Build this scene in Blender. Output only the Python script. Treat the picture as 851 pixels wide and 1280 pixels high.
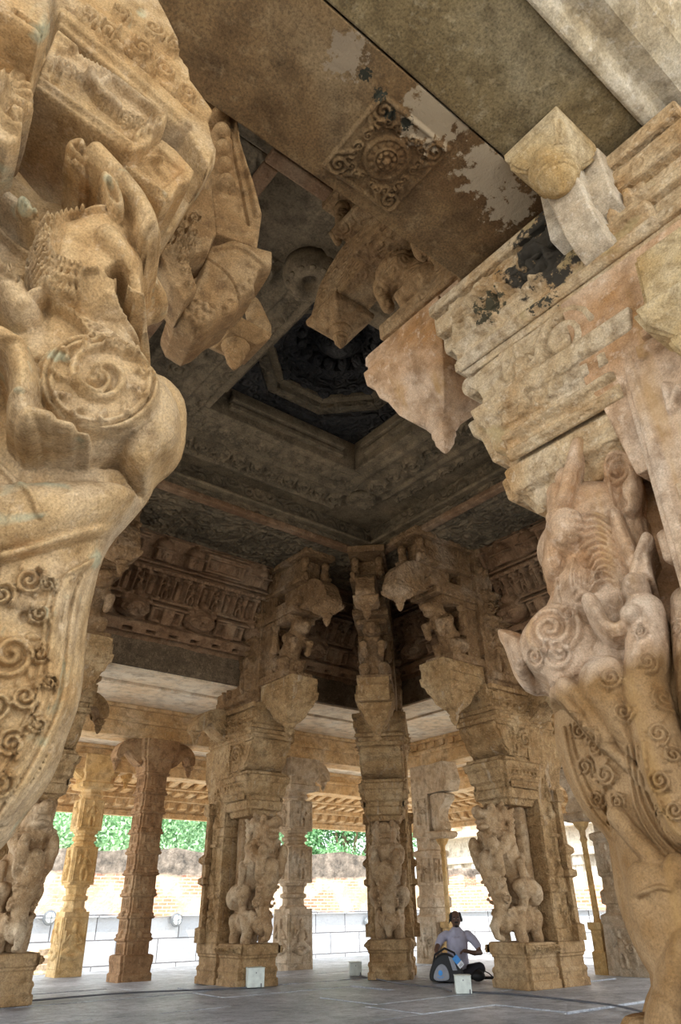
import bpy, bmesh, math, random
import numpy as np
from mathutils import Vector, Matrix
random.seed(7); rng = np.random.default_rng(7)
for o in list(bpy.data.objects): bpy.data.objects.remove(o)
scene = bpy.context.scene
COL = scene.collection
PI = math.pi
# ------------------------------------------------------------------ camera
FPX = 870.0; EYE = 0.95
pitch = math.atan2(500, 870); yaw = math.radians(38.7); roll = math.atan(.0144)
cFh = Vector((math.sin(yaw), math.cos(yaw), 0)); cRh = Vector((math.cos(yaw), -math.sin(yaw), 0)); cZ = Vector((0, 0, 1))
cF = cFh*math.cos(pitch)+cZ*math.sin(pitch); cU0 = -cFh*math.sin(pitch)+cZ*math.cos(pitch)
cR = cRh*math.cos(roll)-cU0*math.sin(roll); cU = cU0*math.cos(roll)+cRh*math.sin(roll)
cam = bpy.data.cameras.new('camera'); camo = bpy.data.objects.new('camera', cam); COL.objects.link(camo)
camo.matrix_world = Matrix(((cR.x, cU.x, -cF.x, 0), (cR.y, cU.y, -cF.y, 0), (cR.z, cU.z, -cF.z, EYE), (0, 0, 0, 1)))
cam.sensor_fit = 'VERTICAL'; cam.sensor_height = 36.0; cam.lens = FPX/1280*36.0
cam.clip_start = .02; cam.clip_end = 500
scene.camera = camo
# ------------------------------------------------------------------ light
world = bpy.data.worlds.new('sky'); scene.world = world; world.use_nodes = True
wn = world.node_tree.nodes; wl = world.node_tree.links
bg = wn['Background']; bg.inputs[0].default_value = (.90, .95, 1.0, 1); bg.inputs[1].default_value = 4.0
sun = bpy.data.lights.new('sun', 'SUN'); sun.energy = 13.0; sun.angle = math.radians(.6); sun.color = (1, .93, .82)
suno = bpy.data.objects.new('sun', sun); COL.objects.link(suno)
suno.rotation_euler = Vector((-.62, -.25, .90)).to_track_quat('Z', 'Y').to_euler()
scene.view_settings.view_transform = 'Standard'; scene.view_settings.look = 'None'
scene.view_settings.gamma = 1; scene.view_settings.use_curve_mapping = False
scene.view_settings.exposure = 0.0
# ------------------------------------------------------------------ picture point -> place point
def ray(x, y): return cF*FPX + cR*(x-425.5) - cU*(y-640)
def on_plane(x, y, P, n):
    C = Vector((0, 0, EYE)); d = ray(x, y); t = (Vector(P)-C).dot(n)/d.dot(n); return C+d*t
# ------------------------------------------------------------------ materials
def N(nt, t, **k):
    n = nt.nodes.new(t)
    for a, b in k.items(): setattr(n, a, b)
    return n
def ramp(nt, fac, stops):
    r = N(nt, 'ShaderNodeValToRGB'); e = r.color_ramp.elements
    while len(e) > 1: e.remove(e[-1])
    e[0].position = stops[0][0]; e[0].color = (*stops[0][1], 1)
    for p, c in stops[1:]:
        q = e.new(p); q.color = (*c, 1)
    nt.links.new(fac, r.inputs[0]); return r.outputs[0]
def noise(nt, vec, scale, detail=4, rough=.55, dist=0):
    n = N(nt, 'ShaderNodeTexNoise'); n.inputs['Scale'].default_value = scale; n.inputs['Detail'].default_value = detail
    n.inputs['Roughness'].default_value = rough; n.inputs['Distortion'].default_value = dist
    nt.links.new(vec, n.inputs['Vector']); return n.outputs['Fac']
def mix(nt, fac, a, b, mode='MIX'):
    m = N(nt, 'ShaderNodeMix', data_type='RGBA', blend_type=mode)
    for s, v in ((0, fac), (6, a), (7, b)):
        if isinstance(v, (int, float)): m.inputs[s].default_value = v
        elif isinstance(v, tuple): m.inputs[s].default_value = (*v, 1)
        else: nt.links.new(v, m.inputs[s])
    return m.outputs[2]
def math_(nt, op, a, b=0.0, c=0.0):
    m = N(nt, 'ShaderNodeMath', operation=op)
    for i, v in enumerate((a, b, c)):
        if isinstance(v, (int, float)): m.inputs[i].default_value = v
        else: nt.links.new(v, m.inputs[i])
    return m.outputs[0]
def seg(nt, fac, lo, hi):
    m = N(nt, 'ShaderNodeMapRange'); m.inputs[1].default_value = lo; m.inputs[2].default_value = hi
    nt.links.new(fac, m.inputs[0]); return m.outputs[0]
def stone(name, a, b, c, scale=1.5, grain=70, gamt=.35, bump=.5, orn=0, orns=9, patina=None, patc=(.33, .45, .34), stain=None, rough=.85, streak=None, zone=None, bdist=.02):
    def tone(q):     # deeper, more saturated stone colours
        L = .3*q[0]+.59*q[1]+.11*q[2]; return tuple(max(.01, (L+(v-L)*1.06)*.82) for v in q)
    a, b, c = tone(a), tone(b), tone(c)
    if zone: zone = (*zone[:3], tone(zone[3]), tone(zone[4]))
    m = bpy.data.materials.new(name); m.use_nodes = True; nt = m.node_tree; P = nt.nodes['Principled BSDF']
    P.inputs['Roughness'].default_value = rough; P.inputs['Specular IOR Level'].default_value = .25
    g = N(nt, 'ShaderNodeNewGeometry').outputs['Position']
    col = ramp(nt, noise(nt, g, scale, 5, .6, .4), [(.32, a), (.5, b), (.68, c)])
    mid = noise(nt, g, scale*6, 4, .6)
    col = mix(nt, math_(nt, 'MULTIPLY', seg(nt, mid, .45, .72), .70), col, tuple(x*.45 for x in a))
    col = mix(nt, math_(nt, 'MULTIPLY', seg(nt, noise(nt, g, scale*11, 3, .7), .56, .70), .45), col, tuple(min(.8, x*1.25) for x in c))
    gr = noise(nt, g, grain, 3, .7)
    sp = ramp(nt, gr, [(.3, (1-gamt,)*3), (.5, (1, 1, 1)), (.72, (1+gamt*.9,)*3)])
    col = mix(nt, 1.0, col, sp, 'MULTIPLY')
    if zone:       # a browner weathered bed of the stone below a height
        zs = N(nt, 'ShaderNodeSeparateXYZ'); nt.links.new(g, zs.inputs[0])
        zz = math_(nt, 'ADD', zs.outputs[2], math_(nt, 'MULTIPLY', math_(nt, 'SUBTRACT', noise(nt, g, 1.6, 4, .55), .5), zone[2]))
        col = mix(nt, math_(nt, 'SUBTRACT', 1.0, seg(nt, zz, zone[0], zone[1])), col, mix(nt, 1.0, ramp(nt, noise(nt, g, 3.2, 5, .6), [(.35, zone[3]), (.62, zone[4])]), sp, 'MULTIPLY'))
    if patina:
        f = seg(nt, noise(nt, g, patina[0], 3, .5, .6), patina[1], patina[1]+.05)
        col = mix(nt, math_(nt, 'MULTIPLY', f, patina[2]), col, patc)
    if streak:
        mp = N(nt, 'ShaderNodeMapping'); mp.inputs['Scale'].default_value = (1, 1, .12); nt.links.new(g, mp.inputs[0])
        f = seg(nt, noise(nt, mp.outputs[0], streak[0], 4, .6), streak[1], streak[1]+.1)
        col = mix(nt, math_(nt, 'MULTIPLY', f, streak[2]), col, streak[3])
    if stain:      # soot / damp patches with a place of their own: (centre, radius, colour)
        for ctr, rad, sc in stain:
            d = N(nt, 'ShaderNodeVectorMath', operation='DISTANCE'); nt.links.new(g, d.inputs[0]); d.inputs[1].default_value = ctr
            nn = noise(nt, g, 5/rad*.5, 5, .65)
            v = math_(nt, 'ADD', math_(nt, 'DIVIDE', d.outputs['Value'], rad), math_(nt, 'MULTIPLY', math_(nt, 'SUBTRACT', nn, .5), 3.2))
            f = math_(nt, 'SUBTRACT', 1.0, seg(nt, v, .75, .95))
            col = mix(nt, f, col, sc)
    nt.links.new(col, P.inputs['Base Color'])
    h = math_(nt, 'MULTIPLY', gr, .25)
    h = math_(nt, 'ADD', h, math_(nt, 'MULTIPLY', noise(nt, g, scale*9, 5, .6), 1.0))
    if orn:        # worn scrollwork cut into the stone
        v = N(nt, 'ShaderNodeTexVoronoi', feature='SMOOTH_F1'); v.inputs['Scale'].default_value = orns; v.inputs['Smoothness'].default_value = .35
        dn = N(nt, 'ShaderNodeTexNoise'); dn.inputs['Scale'].default_value = orns*.6; nt.links.new(g, dn.inputs['Vector'])
        ad = N(nt, 'ShaderNodeVectorMath', operation='MULTIPLY_ADD'); nt.links.new(dn.outputs['Color'], ad.inputs[0])
        ad.inputs[1].default_value = (.9/orns,)*3; nt.links.new(g, ad.inputs[2]); nt.links.new(ad.outputs[0], v.inputs['Vector'])
        s = math_(nt, 'SINE', math_(nt, 'MULTIPLY', v.outputs['Distance'], 15.0))
        h = math_(nt, 'ADD', h, math_(nt, 'MULTIPLY', s, orn))
    B = N(nt, 'ShaderNodeBump'); B.inputs['Strength'].default_value = bump; B.inputs['Distance'].default_value = bdist
    nt.links.new(h, B.inputs['Height']); nt.links.new(B.outputs[0], P.inputs['Normal'])
    return m
def plain(name, c, rough=.6, metal=0, emit=0, bumpy=0):
    m = bpy.data.materials.new(name); m.use_nodes = True; nt = m.node_tree; P = nt.nodes['Principled BSDF']
    tc = N(nt, 'ShaderNodeTexCoord').outputs['Object']
    n = noise(nt, tc, 14, 3)
    nt.links.new(ramp(nt, n, [(.3, tuple(x*.85 for x in c)), (.7, tuple(min(1, x*1.12) for x in c))]), P.inputs['Base Color'])
    P.inputs['Roughness'].default_value = rough; P.inputs['Metallic'].default_value = metal
    return m
M = {}
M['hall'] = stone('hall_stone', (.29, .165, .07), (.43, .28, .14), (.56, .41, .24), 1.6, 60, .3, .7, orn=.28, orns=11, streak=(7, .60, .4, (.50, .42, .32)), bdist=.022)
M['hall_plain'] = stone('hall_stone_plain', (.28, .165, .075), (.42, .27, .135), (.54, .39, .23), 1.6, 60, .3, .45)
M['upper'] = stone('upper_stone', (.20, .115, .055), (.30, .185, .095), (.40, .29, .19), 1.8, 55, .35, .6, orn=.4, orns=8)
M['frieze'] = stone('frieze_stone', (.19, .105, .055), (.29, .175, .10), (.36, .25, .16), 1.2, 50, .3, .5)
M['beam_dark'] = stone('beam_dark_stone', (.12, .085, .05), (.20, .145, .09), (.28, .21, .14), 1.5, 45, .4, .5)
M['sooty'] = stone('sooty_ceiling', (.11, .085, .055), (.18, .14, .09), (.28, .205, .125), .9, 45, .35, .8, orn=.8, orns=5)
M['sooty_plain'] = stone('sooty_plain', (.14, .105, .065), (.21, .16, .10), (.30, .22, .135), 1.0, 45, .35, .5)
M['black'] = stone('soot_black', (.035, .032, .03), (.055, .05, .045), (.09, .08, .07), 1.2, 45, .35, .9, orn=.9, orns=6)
M['slab'] = stone('cream_slab', (.90, .68, .44), (.98, .80, .58), (.98, .88, .72), .9, 50, .15, .3)
M['aisle'] = stone('aisle_stone', (.62, .38, .17), (.76, .52, .28), (.82, .64, .42), 1.2, 50, .25, .5, orn=.3, orns=5)
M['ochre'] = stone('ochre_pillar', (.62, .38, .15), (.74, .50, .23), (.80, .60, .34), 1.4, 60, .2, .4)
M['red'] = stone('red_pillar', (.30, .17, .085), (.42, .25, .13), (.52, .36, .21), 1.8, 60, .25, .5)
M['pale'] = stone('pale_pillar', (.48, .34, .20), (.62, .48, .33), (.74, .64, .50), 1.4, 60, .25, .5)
M['near_l'] = stone('near_left_stone', (.44, .25, .10), (.55, .38, .20), (.58, .45, .30), 2.4, 170, .36, .6, orn=.10, orns=16, patina=(5, .63, .35), streak=(5, .60, .45, (.46, .25, .10)), bdist=.008)
M['near_r'] = stone('near_right_stone', (.46, .25, .11), (.62, .43, .28), (.70, .56, .43), 1.6, 130, .28, .6, orn=.22, orns=11, streak=(4, .60, .55, (.44, .26, .09)), zone=(1.70, 1.80, .55, (.30, .17, .07), (.46, .31, .17)), bdist=.014)
M['near_cap'] = stone('near_right_capital_stone', (.45, .27, .12), (.60, .46, .29), (.68, .58, .44), 2.4, 110, .32, .6, orn=.25, orns=14, bdist=.012,
                      patina=(3.2, .62, .5), patc=(.36, .29, .14), stain=[((2.31, 1.22, 3.85), .24, (.045, .038, .028)), ((2.3, 1.6, 3.75), .10, (.07, .06, .035)), ((2.3, 1.3, 3.55), .09, (.05, .045, .03))])
M['beam'] = stone('fore_beam_stone', (.15, .085, .038), (.22, .14, .068), (.29, .21, .12), 1.1, 90, .42, .8, bdist=.012,
                  stain=[((1.05, 1.22, 4.15), .10, (.28, .22, .15)), ((1.55, 1.18, 4.15), .17, (.34, .27, .18)), ((1.95, 1.2, 4.15), .17, (.36, .29, .20)), ((2.2, 1.28, 4.15), .13, (.36, .29, .20)), ((1.17, 1.24, 4.15), .032, (.03, .03, .02)), ((1.28, 1.27, 4.15), .035, (.03, .03, .02)), ((1.37, 1.30, 4.15), .035, (.03, .03, .02)), ((1.46, 1.29, 4.15), .035, (.03, .03, .02))])
M['beam2'] = stone('outer_beam_stone', (.19, .135, .065), (.27, .21, .115), (.35, .30, .20), 1.3, 90, .45, .8, bdist=.012)
M['cream'] = stone('cream_moulding', (.50, .38, .22), (.62, .53, .38), (.66, .61, .52), 2.0, 90, .3, .5)
M['roof'] = stone('grey_roof_slab', (.30, .29, .25), (.40, .39, .35), (.50, .48, .43), 1.5, 60, .35, .6)
M['floor'] = stone('floor_stone', (.30, .32, .35), (.46, .48, .52), (.64, .66, .70), .8, 30, .25, .8, rough=.45, bdist=.03)
M['ground'] = stone('pale_ground', (.50, .46, .40), (.62, .58, .52), (.70, .67, .62), .5, 10, .2, .5)
M['white'] = plain('box_paint', (.62, .66, .60), .5)
M['black_cloth'] = plain('black_nylon', (.008, .008, .009), .6)
M['grey_cloth'] = plain('grey_nylon', (.30, .31, .34), .7)
M['blue'] = plain('blue_print', (.05, .30, .75), .5)
M['paper'] = plain('paper', (.8, .82, .85), .6)
M['shirt'] = plain('shirt_cotton', (.46, .45, .56), .8)
M['trousers'] = plain('dark_trousers', (.03, .03, .04), .8)
M['skin'] = plain('brown_skin', (.13, .065, .04), .5)
M['hair'] = plain('black_hair', (.012, .01, .01), .6)
M['cable'] = plain('cable_rubber', (.10, .10, .11), .5)
M['metal'] = plain('lamp_metal', (.16, .18, .20), .4, .6)
M['glass'] = plain('lamp_glass', (.75, .85, .9), .2)
M['leaf'] = plain('leaf', (.20, .42, .20), .6)
M['leaf2'] = plain('leaf_pale', (.34, .56, .32), .6)
M['bark'] = plain('bark', (.2, .14, .09), .9)
def wall_material():
    m = bpy.data.materials.new('ruined_compound_wall'); m.use_nodes = True; nt = m.node_tree; P = nt.nodes['Principled BSDF']
    P.inputs['Roughness'].default_value = .9
    tc = N(nt, 'ShaderNodeTexCoord').outputs['Object']
    sx = N(nt, 'ShaderNodeSeparateXYZ'); nt.links.new(tc, sx.inputs[0])
    br = N(nt, 'ShaderNodeTexBrick'); br.inputs['Scale'].default_value = 1; br.inputs['Mortar Size'].default_value = .02
    br.inputs['Brick Width'].default_value = 1.5; br.inputs['Row Height'].default_value = .72
    br.inputs['Color1'].default_value = (.33, .36, .40, 1); br.inputs['Color2'].default_value = (.40, .43, .47, 1); br.inputs['Mortar'].default_value = (.10, .10, .11, 1)
    cb = N(nt, 'ShaderNodeCombineXYZ'); nt.links.new(sx.outputs[0], cb.inputs[0]); nt.links.new(sx.outputs[2], cb.inputs[1]); nt.links.new(cb.outputs[0], br.inputs['Vector'])
    b2 = N(nt, 'ShaderNodeTexBrick'); b2.inputs['Scale'].default_value = 1; b2.inputs['Mortar Size'].default_value = .018
    b2.inputs['Brick Width'].default_value = .34; b2.inputs['Row Height'].default_value = .11
    b2.inputs['Color1'].default_value = (.46, .17, .10, 1); b2.inputs['Color2'].default_value = (.56, .28, .18, 1); b2.inputs['Mortar'].default_value = (.55, .46, .36, 1)
    nt.links.new(cb.outputs[0], b2.inputs['Vector'])
    plaster = ramp(nt, noise(nt, tc, 1.3, 5, .6), [(.35, (.44, .32, .22)), (.6, (.62, .52, .40))])
    brick = mix(nt, seg(nt, noise(nt, tc, .55, 4, .6), .46, .54), b2.outputs[0], plaster)
    z = math_(nt, 'ADD', sx.outputs[2], math_(nt, 'MULTIPLY', math_(nt, 'SUBTRACT', noise(nt, tc, .8, 4), .5), .5))
    col = mix(nt, seg(nt, z, 2.14, 2.20), br.outputs[0], brick)
    cap = ramp(nt, noise(nt, tc, 2.2, 6, .7), [(.35, (.05, .045, .04)), (.55, (.20, .17, .14)), (.7, (.36, .31, .26))])
    col = mix(nt, seg(nt, z, 3.3, 3.45), col, cap)
    nt.links.new(col, P.inputs['Base Color'])
    B = N(nt, 'ShaderNodeBump'); B.inputs['Distance'].default_value = .08; nt.links.new(noise(nt, tc, 5, 6, .65), B.inputs['Height']); nt.links.new(B.outputs[0], P.inputs['Normal'])
    return m
M['wall'] = wall_material()
# ------------------------------------------------------------------ objects
def link(name, me, mat, parent=None):
    o = bpy.data.objects.new(name, me); COL.objects.link(o)
    if mat is not None and not me.materials: me.materials.append(mat if not isinstance(mat, str) else M[mat])
    if parent is not None: o.parent = parent
    return o
def thing(name, label, cat, loc=(0, 0, 0), rz=0, group=None):
    o = bpy.data.objects.new(name, None); COL.objects.link(o); o.empty_display_size = .1
    o.location = loc; o.rotation_euler = (0, 0, rz); return tag(o, label, cat, group)
def tag(o, label, cat, group=None):
    o['label'] = label; o['category'] = cat
    if group: o['group'] = group
    return o
def struct(o): o['kind'] = 'structure'; return o
class MB:
    def __init__(s): s.v = []; s.f = []
    def add(s, vs, fs):
        b = len(s.v); s.v += [tuple(v) for v in vs]; s.f += [tuple(b+i for i in f) for f in fs]; return s
    def box(s, x0, x1, y0, y1, z0, z1):
        vs = [(x, y, z) for z in (z0, z1) for x, y in ((x0, y0), (x1, y0), (x1, y1), (x0, y1))]
        return s.add(vs, [(3, 2, 1, 0), (4, 5, 6, 7), (0, 1, 5, 4), (1, 2, 6, 5), (2, 3, 7, 6), (3, 0, 4, 7)])
    def loft(s, rings):      # rings: list of equal-length closed outlines (3D), capped
        n = len(rings[0]); vs = [p for r in rings for p in r]; fs = []
        for k in range(len(rings)-1):
            for i in range(n):
                j = (i+1) % n; fs.append((k*n+i, k*n+j, (k+1)*n+j, (k+1)*n+i))
        fs.append(tuple(range(n-1, -1, -1))); fs.append(tuple((len(rings)-1)*n+i for i in range(n)))
        return s.add(vs, fs)
    def prof(s, outline, prof, cx=0, cy=0):   # outline(w) -> 2D list; prof [(z,w)]
        return s.loft([[(cx+x, cy+y, z) for x, y in outline(w)] for z, w in prof])
    def lathe(s, prof, cx=0, cy=0, n=16, ph=0):
        return s.prof(lambda w: [(w*math.cos(2*PI*i/n+ph), w*math.sin(2*PI*i/n+ph)) for i in range(n)], prof, cx, cy)
    def extrude(s, poly, y0, y1):             # poly in x,z pushed along y
        a = [(x, y0, z) for x, z in poly]; b = [(x, y1, z) for x, z in poly]
        return s.loft([b, a]) if True else s
    def extrudex(s, poly, x0, x1):            # poly in y,z pushed along x
        return s.loft([[(x0, y, z) for y, z in poly], [(x1, y, z) for y, z in poly]])
    def ell(s, c, r, n=12, m=8, rot=None):
        vs = []; fs = []
        for j in range(m+1):
            t = PI*j/m
            for i in range(n):
                p = 2*PI*i/n; v = Vector((r[0]*math.sin(t)*math.cos(p), r[1]*math.sin(t)*math.sin(p), r[2]*math.cos(t)))
                if rot is not None: v = rot @ v
                vs.append((c[0]+v.x, c[1]+v.y, c[2]+v.z))
        for j in range(m):
            for i in range(n):
                k = (i+1) % n; fs.append((j*n+i, (j+1)*n+i, (j+1)*n+k, j*n+k))
        return s.add(vs, fs)
    def tube(s, pts, rad, n=10, flat=1.0):
        pts = [Vector(p) for p in pts]
        if isinstance(rad, (int, float)): rad = [rad]*len(pts)
        rings = []; up = None
        for i, p in enumerate(pts):
            d = (pts[min(i+1, len(pts)-1)]-pts[max(i-1, 0)]).normalized()
            if up is None:
                up = Vector((0, 0, 1)) if abs(d.z) < .9 else Vector((1, 0, 0))
            a = d.cross(up).normalized(); b = a.cross(d).normalized(); up = b
            rings.append([tuple(p+a*(rad[i]*math.cos(2*PI*k/n)*flat)+b*(rad[i]*math.sin(2*PI*k/n))) for k in range(n)])
        s.loft(rings)
        for e, q in ((0, rad[0]), (-1, rad[-1])): s.ell(pts[e], (q*.98,)*3, 10, 6)
        return s
    def mesh(s, name):
        me = bpy.data.meshes.new(name); me.from_pydata(s.v, [], s.f); me.validate()
        bm = bmesh.new(); bm.from_mesh(me); bmesh.ops.recalc_face_normals(bm, faces=bm.faces); bm.to_mesh(me); bm.free()
        return me
    def build(s, name, mat, parent=None, bevel=0, smooth=False, remesh=0, disp=0, sub=0):
        o = link(name, s.mesh(name), mat, parent)
        if remesh:
            r = o.modifiers.new('r', 'REMESH'); r.mode = 'VOXEL'; r.voxel_size = remesh; r.use_smooth_shade = True
            q = o.modifiers.new('s', 'SMOOTH'); q.iterations = 2; q.factor = .5
        if bevel:
            b = o.modifiers.new('b', 'BEVEL'); b.width = bevel; b.segments = 2; b.limit_method = 'ANGLE'; b.angle_limit = .6; b.use_clamp_overlap = True
        if disp: displace(o, disp)
        if smooth: o.data.shade_smooth()
        return o
_tx = {}
def displace(o, amt, size=.25):
    if size not in _tx:
        t = bpy.data.textures.new('worn', 'CLOUDS'); t.noise_scale = size; t.noise_depth = 3; _tx[size] = t
    d = o.modifiers.new('d', 'DISPLACE'); d.texture = _tx[size]; d.strength = amt; d.mid_level = .5; d.texture_coords = 'GLOBAL'
def redent(w, d=None, s=.16, n=2):
    """square with stepped corners"""
    d = w if d is None else d; q = []
    for k in range(n+1):
        x = w-(n-k)*s*w; y = d-k*s*d
        if k == 0: q.append((x, y))
        else: q.append((w-(n-k)*s*w, d-(k-1)*s*d)); q.append((x, y))
    # q goes from (w-ns, d) to (w, d-ns)
    q1 = q[::-1]                      # ccw quadrant 1: (w,d-ns) ... (w-ns,d)
    out = q1 + [(-x, y) for x, y in q] + [(-x, -y) for x, y in q1] + [(x, -y) for x, y in q]
    return out
def sq(w): return [(w, -w), (w, w), (-w, w), (-w, -w)]
def octo(w):
    c = w*.414; return [(w, -c), (w, c), (c, w), (-c, w), (-w, c), (-w, -c), (-c, -w), (c, -w)]
# ------------------------------------------------------------------ carved relief surfaces
def seg_dist(U, V, pts, closed=False):
    d = np.full(U.shape, 1e9); P = list(pts)+([pts[0]] if closed else [])
    for (ax, ay), (bx, by) in zip(P[:-1], P[1:]):
        dx, dy = bx-ax, by-ay; L = dx*dx+dy*dy+1e-12
        t = np.clip(((U-ax)*dx+(V-ay)*dy)/L, 0, 1)
        d = np.minimum(d, (U-ax-t*dx)**2+(V-ay-t*dy)**2)
    return np.sqrt(d)
def inside(U, V, pts):
    r = np.zeros(U.shape, bool); n = len(pts)
    for i in range(n):
        (ax, ay), (bx, by) = pts[i], pts[(i+1) % n]
        if ay == by: continue
        c = ((ay > V) != (by > V)) & (U < (bx-ax)*(V-ay)/(by-ay)+ax); r ^= c
    return r
def smooth_poly(pts, it=2, closed=True):
    for _ in range(it):
        q = []; n = len(pts); rg = range(n if closed else n-1)
        if not closed: q.append(pts[0])
        for i in rg:
            a, b = pts[i], pts[(i+1) % n]
            q.append((a[0]*.75+b[0]*.25, a[1]*.75+b[1]*.25)); q.append((a[0]*.25+b[0]*.75, a[1]*.25+b[1]*.75))
        if not closed: q.append(pts[-1])
        pts = q
    return pts
class Relief:
    def __init__(s, u0, u1, v0, v1, res):
        nu = int((u1-u0)/res)+2; nv = int((v1-v0)/res)+2
        s.U, s.V = np.meshgrid(np.linspace(u0, u1, nu), np.linspace(v0, v1, nv)); s.H = np.zeros(s.U.shape); s.res = res
        s.u0, s.u1, s.v0, s.v1, s.nu, s.nv = u0, u1, v0, v1, nu, nv
        s.mask = None
    def win(s, a, b, c, d):
        i0 = max(0, int((a-s.u0)/(s.u1-s.u0)*(s.nu-1))-1); i1 = min(s.nu, int((b-s.u0)/(s.u1-s.u0)*(s.nu-1))+3)
        j0 = max(0, int((c-s.v0)/(s.v1-s.v0)*(s.nv-1))-1); j1 = min(s.nv, int((d-s.v0)/(s.v1-s.v0)*(s.nv-1))+3)
        if i1 <= i0 or j1 <= j0: return None
        return (slice(j0, j1), slice(i0, i1))
    def put(s, w, h, mode, sel=None):
        A = s.H[w]
        if mode == 'max': r = np.maximum(A, h)
        elif mode == 'set': r = h
        else: r = A+h
        s.H[w] = r if sel is None else np.where(sel, r, A)
    def ell(s, u, v, ru, rv, h, ang=0, base=0, mode='max', p=.5):
        R = max(ru, rv); w = s.win(u-R, u+R, v-R, v+R)
        if w is None: return
        du = s.U[w]-u; dv = s.V[w]-v; c, q = math.cos(ang), math.sin(ang)
        x = (du*c+dv*q)/ru; y = (-du*q+dv*c)/rv; r = x*x+y*y
        s.put(w, base+h*np.power(np.clip(1-r, 0, 1), p), mode, r < 1)
    def ring(s, u, v, r, wd, h):
        w = s.win(u-r-wd, u+r+wd, v-r-wd, v+r+wd)
        if w is None: return
        d = np.abs(np.hypot(s.U[w]-u, s.V[w]-v)-r)/wd; s.put(w, h*np.sqrt(np.clip(1-d*d, 0, 1)), 'add')
    def box(s, a, b, c, d, h, e=.02, base=0, mode='max'):
        w = s.win(a, b, c, d)
        if w is None: return
        q = np.minimum(np.minimum(s.U[w]-a, b-s.U[w]), np.minimum(s.V[w]-c, d-s.V[w]))
        s.put(w, base+h*np.sqrt(np.clip(1-(1-np.clip(q/e, 0, 1))**2, 0, 1)), mode, q > 0)
    def line(s, pts, wd, h, mode='add'):
        xs = [p[0] for p in pts]; ys = [p[1] for p in pts]; w = s.win(min(xs)-wd, max(xs)+wd, min(ys)-wd, max(ys)+wd)
        if w is None: return
        d = seg_dist(s.U[w], s.V[w], pts)/wd
        k = h*np.sqrt(np.clip(1-d*d, 0, 1)); s.put(w, k, mode, d < 1)
    def limb(s, pts, wd, h, base=0):      # raised round limb, thickness on top of base
        xs = [p[0] for p in pts]; ys = [p[1] for p in pts]; w = s.win(min(xs)-wd, max(xs)+wd, min(ys)-wd, max(ys)+wd)
        if w is None: return
        d = seg_dist(s.U[w], s.V[w], pts)/wd; s.put(w, base+h*np.sqrt(np.clip(1-d*d, 0, 1)), 'max', d < 1)
    def poly(s, pts, h, e, base=0, mode='max'):
        xs = [p[0] for p in pts]; ys = [p[1] for p in pts]; w = s.win(min(xs), max(xs), min(ys), max(ys))
        if w is None: return
        d = seg_dist(s.U[w], s.V[w], pts, True); i = inside(s.U[w], s.V[w], pts)
        k = h*np.sqrt(np.clip(1-(1-np.clip(d/e, 0, 1))**2, 0, 1)); s.put(w, base+k, mode, i)
    def spiral(s, u, v, r, turns, wd, h, a0=0, dr=1, k=.12):
        n = int(turns*14); pts = []
        for i in range(n+1):
            t = i/n; rr = r*(1-t)+r*k*t; a = a0+dr*2*PI*turns*t; pts.append((u+rr*math.cos(a), v+rr*math.sin(a)))
        s.line(pts, wd, h)
    def figure(s, u, v, k, h, arms=1, sit=False, base=0):
        """small carved person, feet at v, height k"""
        hh = h
        s.ell(u, v+.90*k, .085*k, .10*k, hh, base=base); s.ell(u, v+1.0*k, .06*k, .09*k, hh*.9, base=base)
        s.ell(u, v+.66*k, .14*k, .18*k, hh, base=base); s.ell(u, v+.46*k, .14*k, .12*k, hh, base=base)
        if sit:
            s.limb([(u-.1*k, v+.42*k), (u-.28*k, v+.30*k), (u-.02*k, v+.2*k)], .075*k, hh, base); s.limb([(u+.1*k, v+.42*k), (u+.28*k, v+.30*k), (u+.02*k, v+.2*k)], .075*k, hh, base)
        else:
            s.limb([(u-.07*k, v+.42*k), (u-.12*k, v+.22*k), (u-.08*k, v+.02*k)], .065*k, hh*.9, base); s.limb([(u+.07*k, v+.42*k), (u+.13*k, v+.22*k), (u+.1*k, v+.02*k)], .065*k, hh*.9, base)
        if arms:
            q = random.random()*.2
            s.limb([(u-.13*k, v+.76*k), (u-.26*k, v+.6*k), (u-.24*k, v+(.75+q)*k)], .045*k, hh*.8, base); s.limb([(u+.13*k, v+.76*k), (u+.26*k, v+.58*k), (u+.14*k, v+(.45+q)*k)], .045*k, hh*.8, base)
    def rosette(s, u, v, r, h, n=12):
        w = s.win(u-r, u+r, v-r, v+r)
        if w is None: return
        du = s.U[w]-u; dv = s.V[w]-v; q = np.hypot(du, dv)/r; a = np.arctan2(dv, du)
        pet = np.abs(np.cos(a*n/2))**.6
        k = np.where(q < .28, .75+.35*np.sqrt(np.clip(1-(q/.28)**2, 0, 1)), np.where(q < .38, .35, np.where(q < .82, .5+.35*pet*np.sin(np.clip((q-.38)/.44, 0, 1)*PI), .25+.45*np.sqrt(np.clip(1-((q-.91)/.09)**2, 0, 1)))))
        s.put(w, h*k, 'max', q < 1)
    def scrolls(s, a, b, c, d, h, r=None, n=None):
        r = r or (d-c)*.42; n = n or max(1, int((b-a)/(2.2*r)))
        for i in range(n):
            u = a+(i+.5)*(b-a)/n; v = (c+d)/2; s.spiral(u, v, r, 1.9, r*.17, h, i*PI, 1 if i % 2 else -1)
            for t in range(5):
                an = t*1.25+i; s.ell(u+r*.95*math.cos(an), v+r*.95*math.sin(an), r*.28, r*.12, h*.8, an+.6, mode='add')
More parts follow.
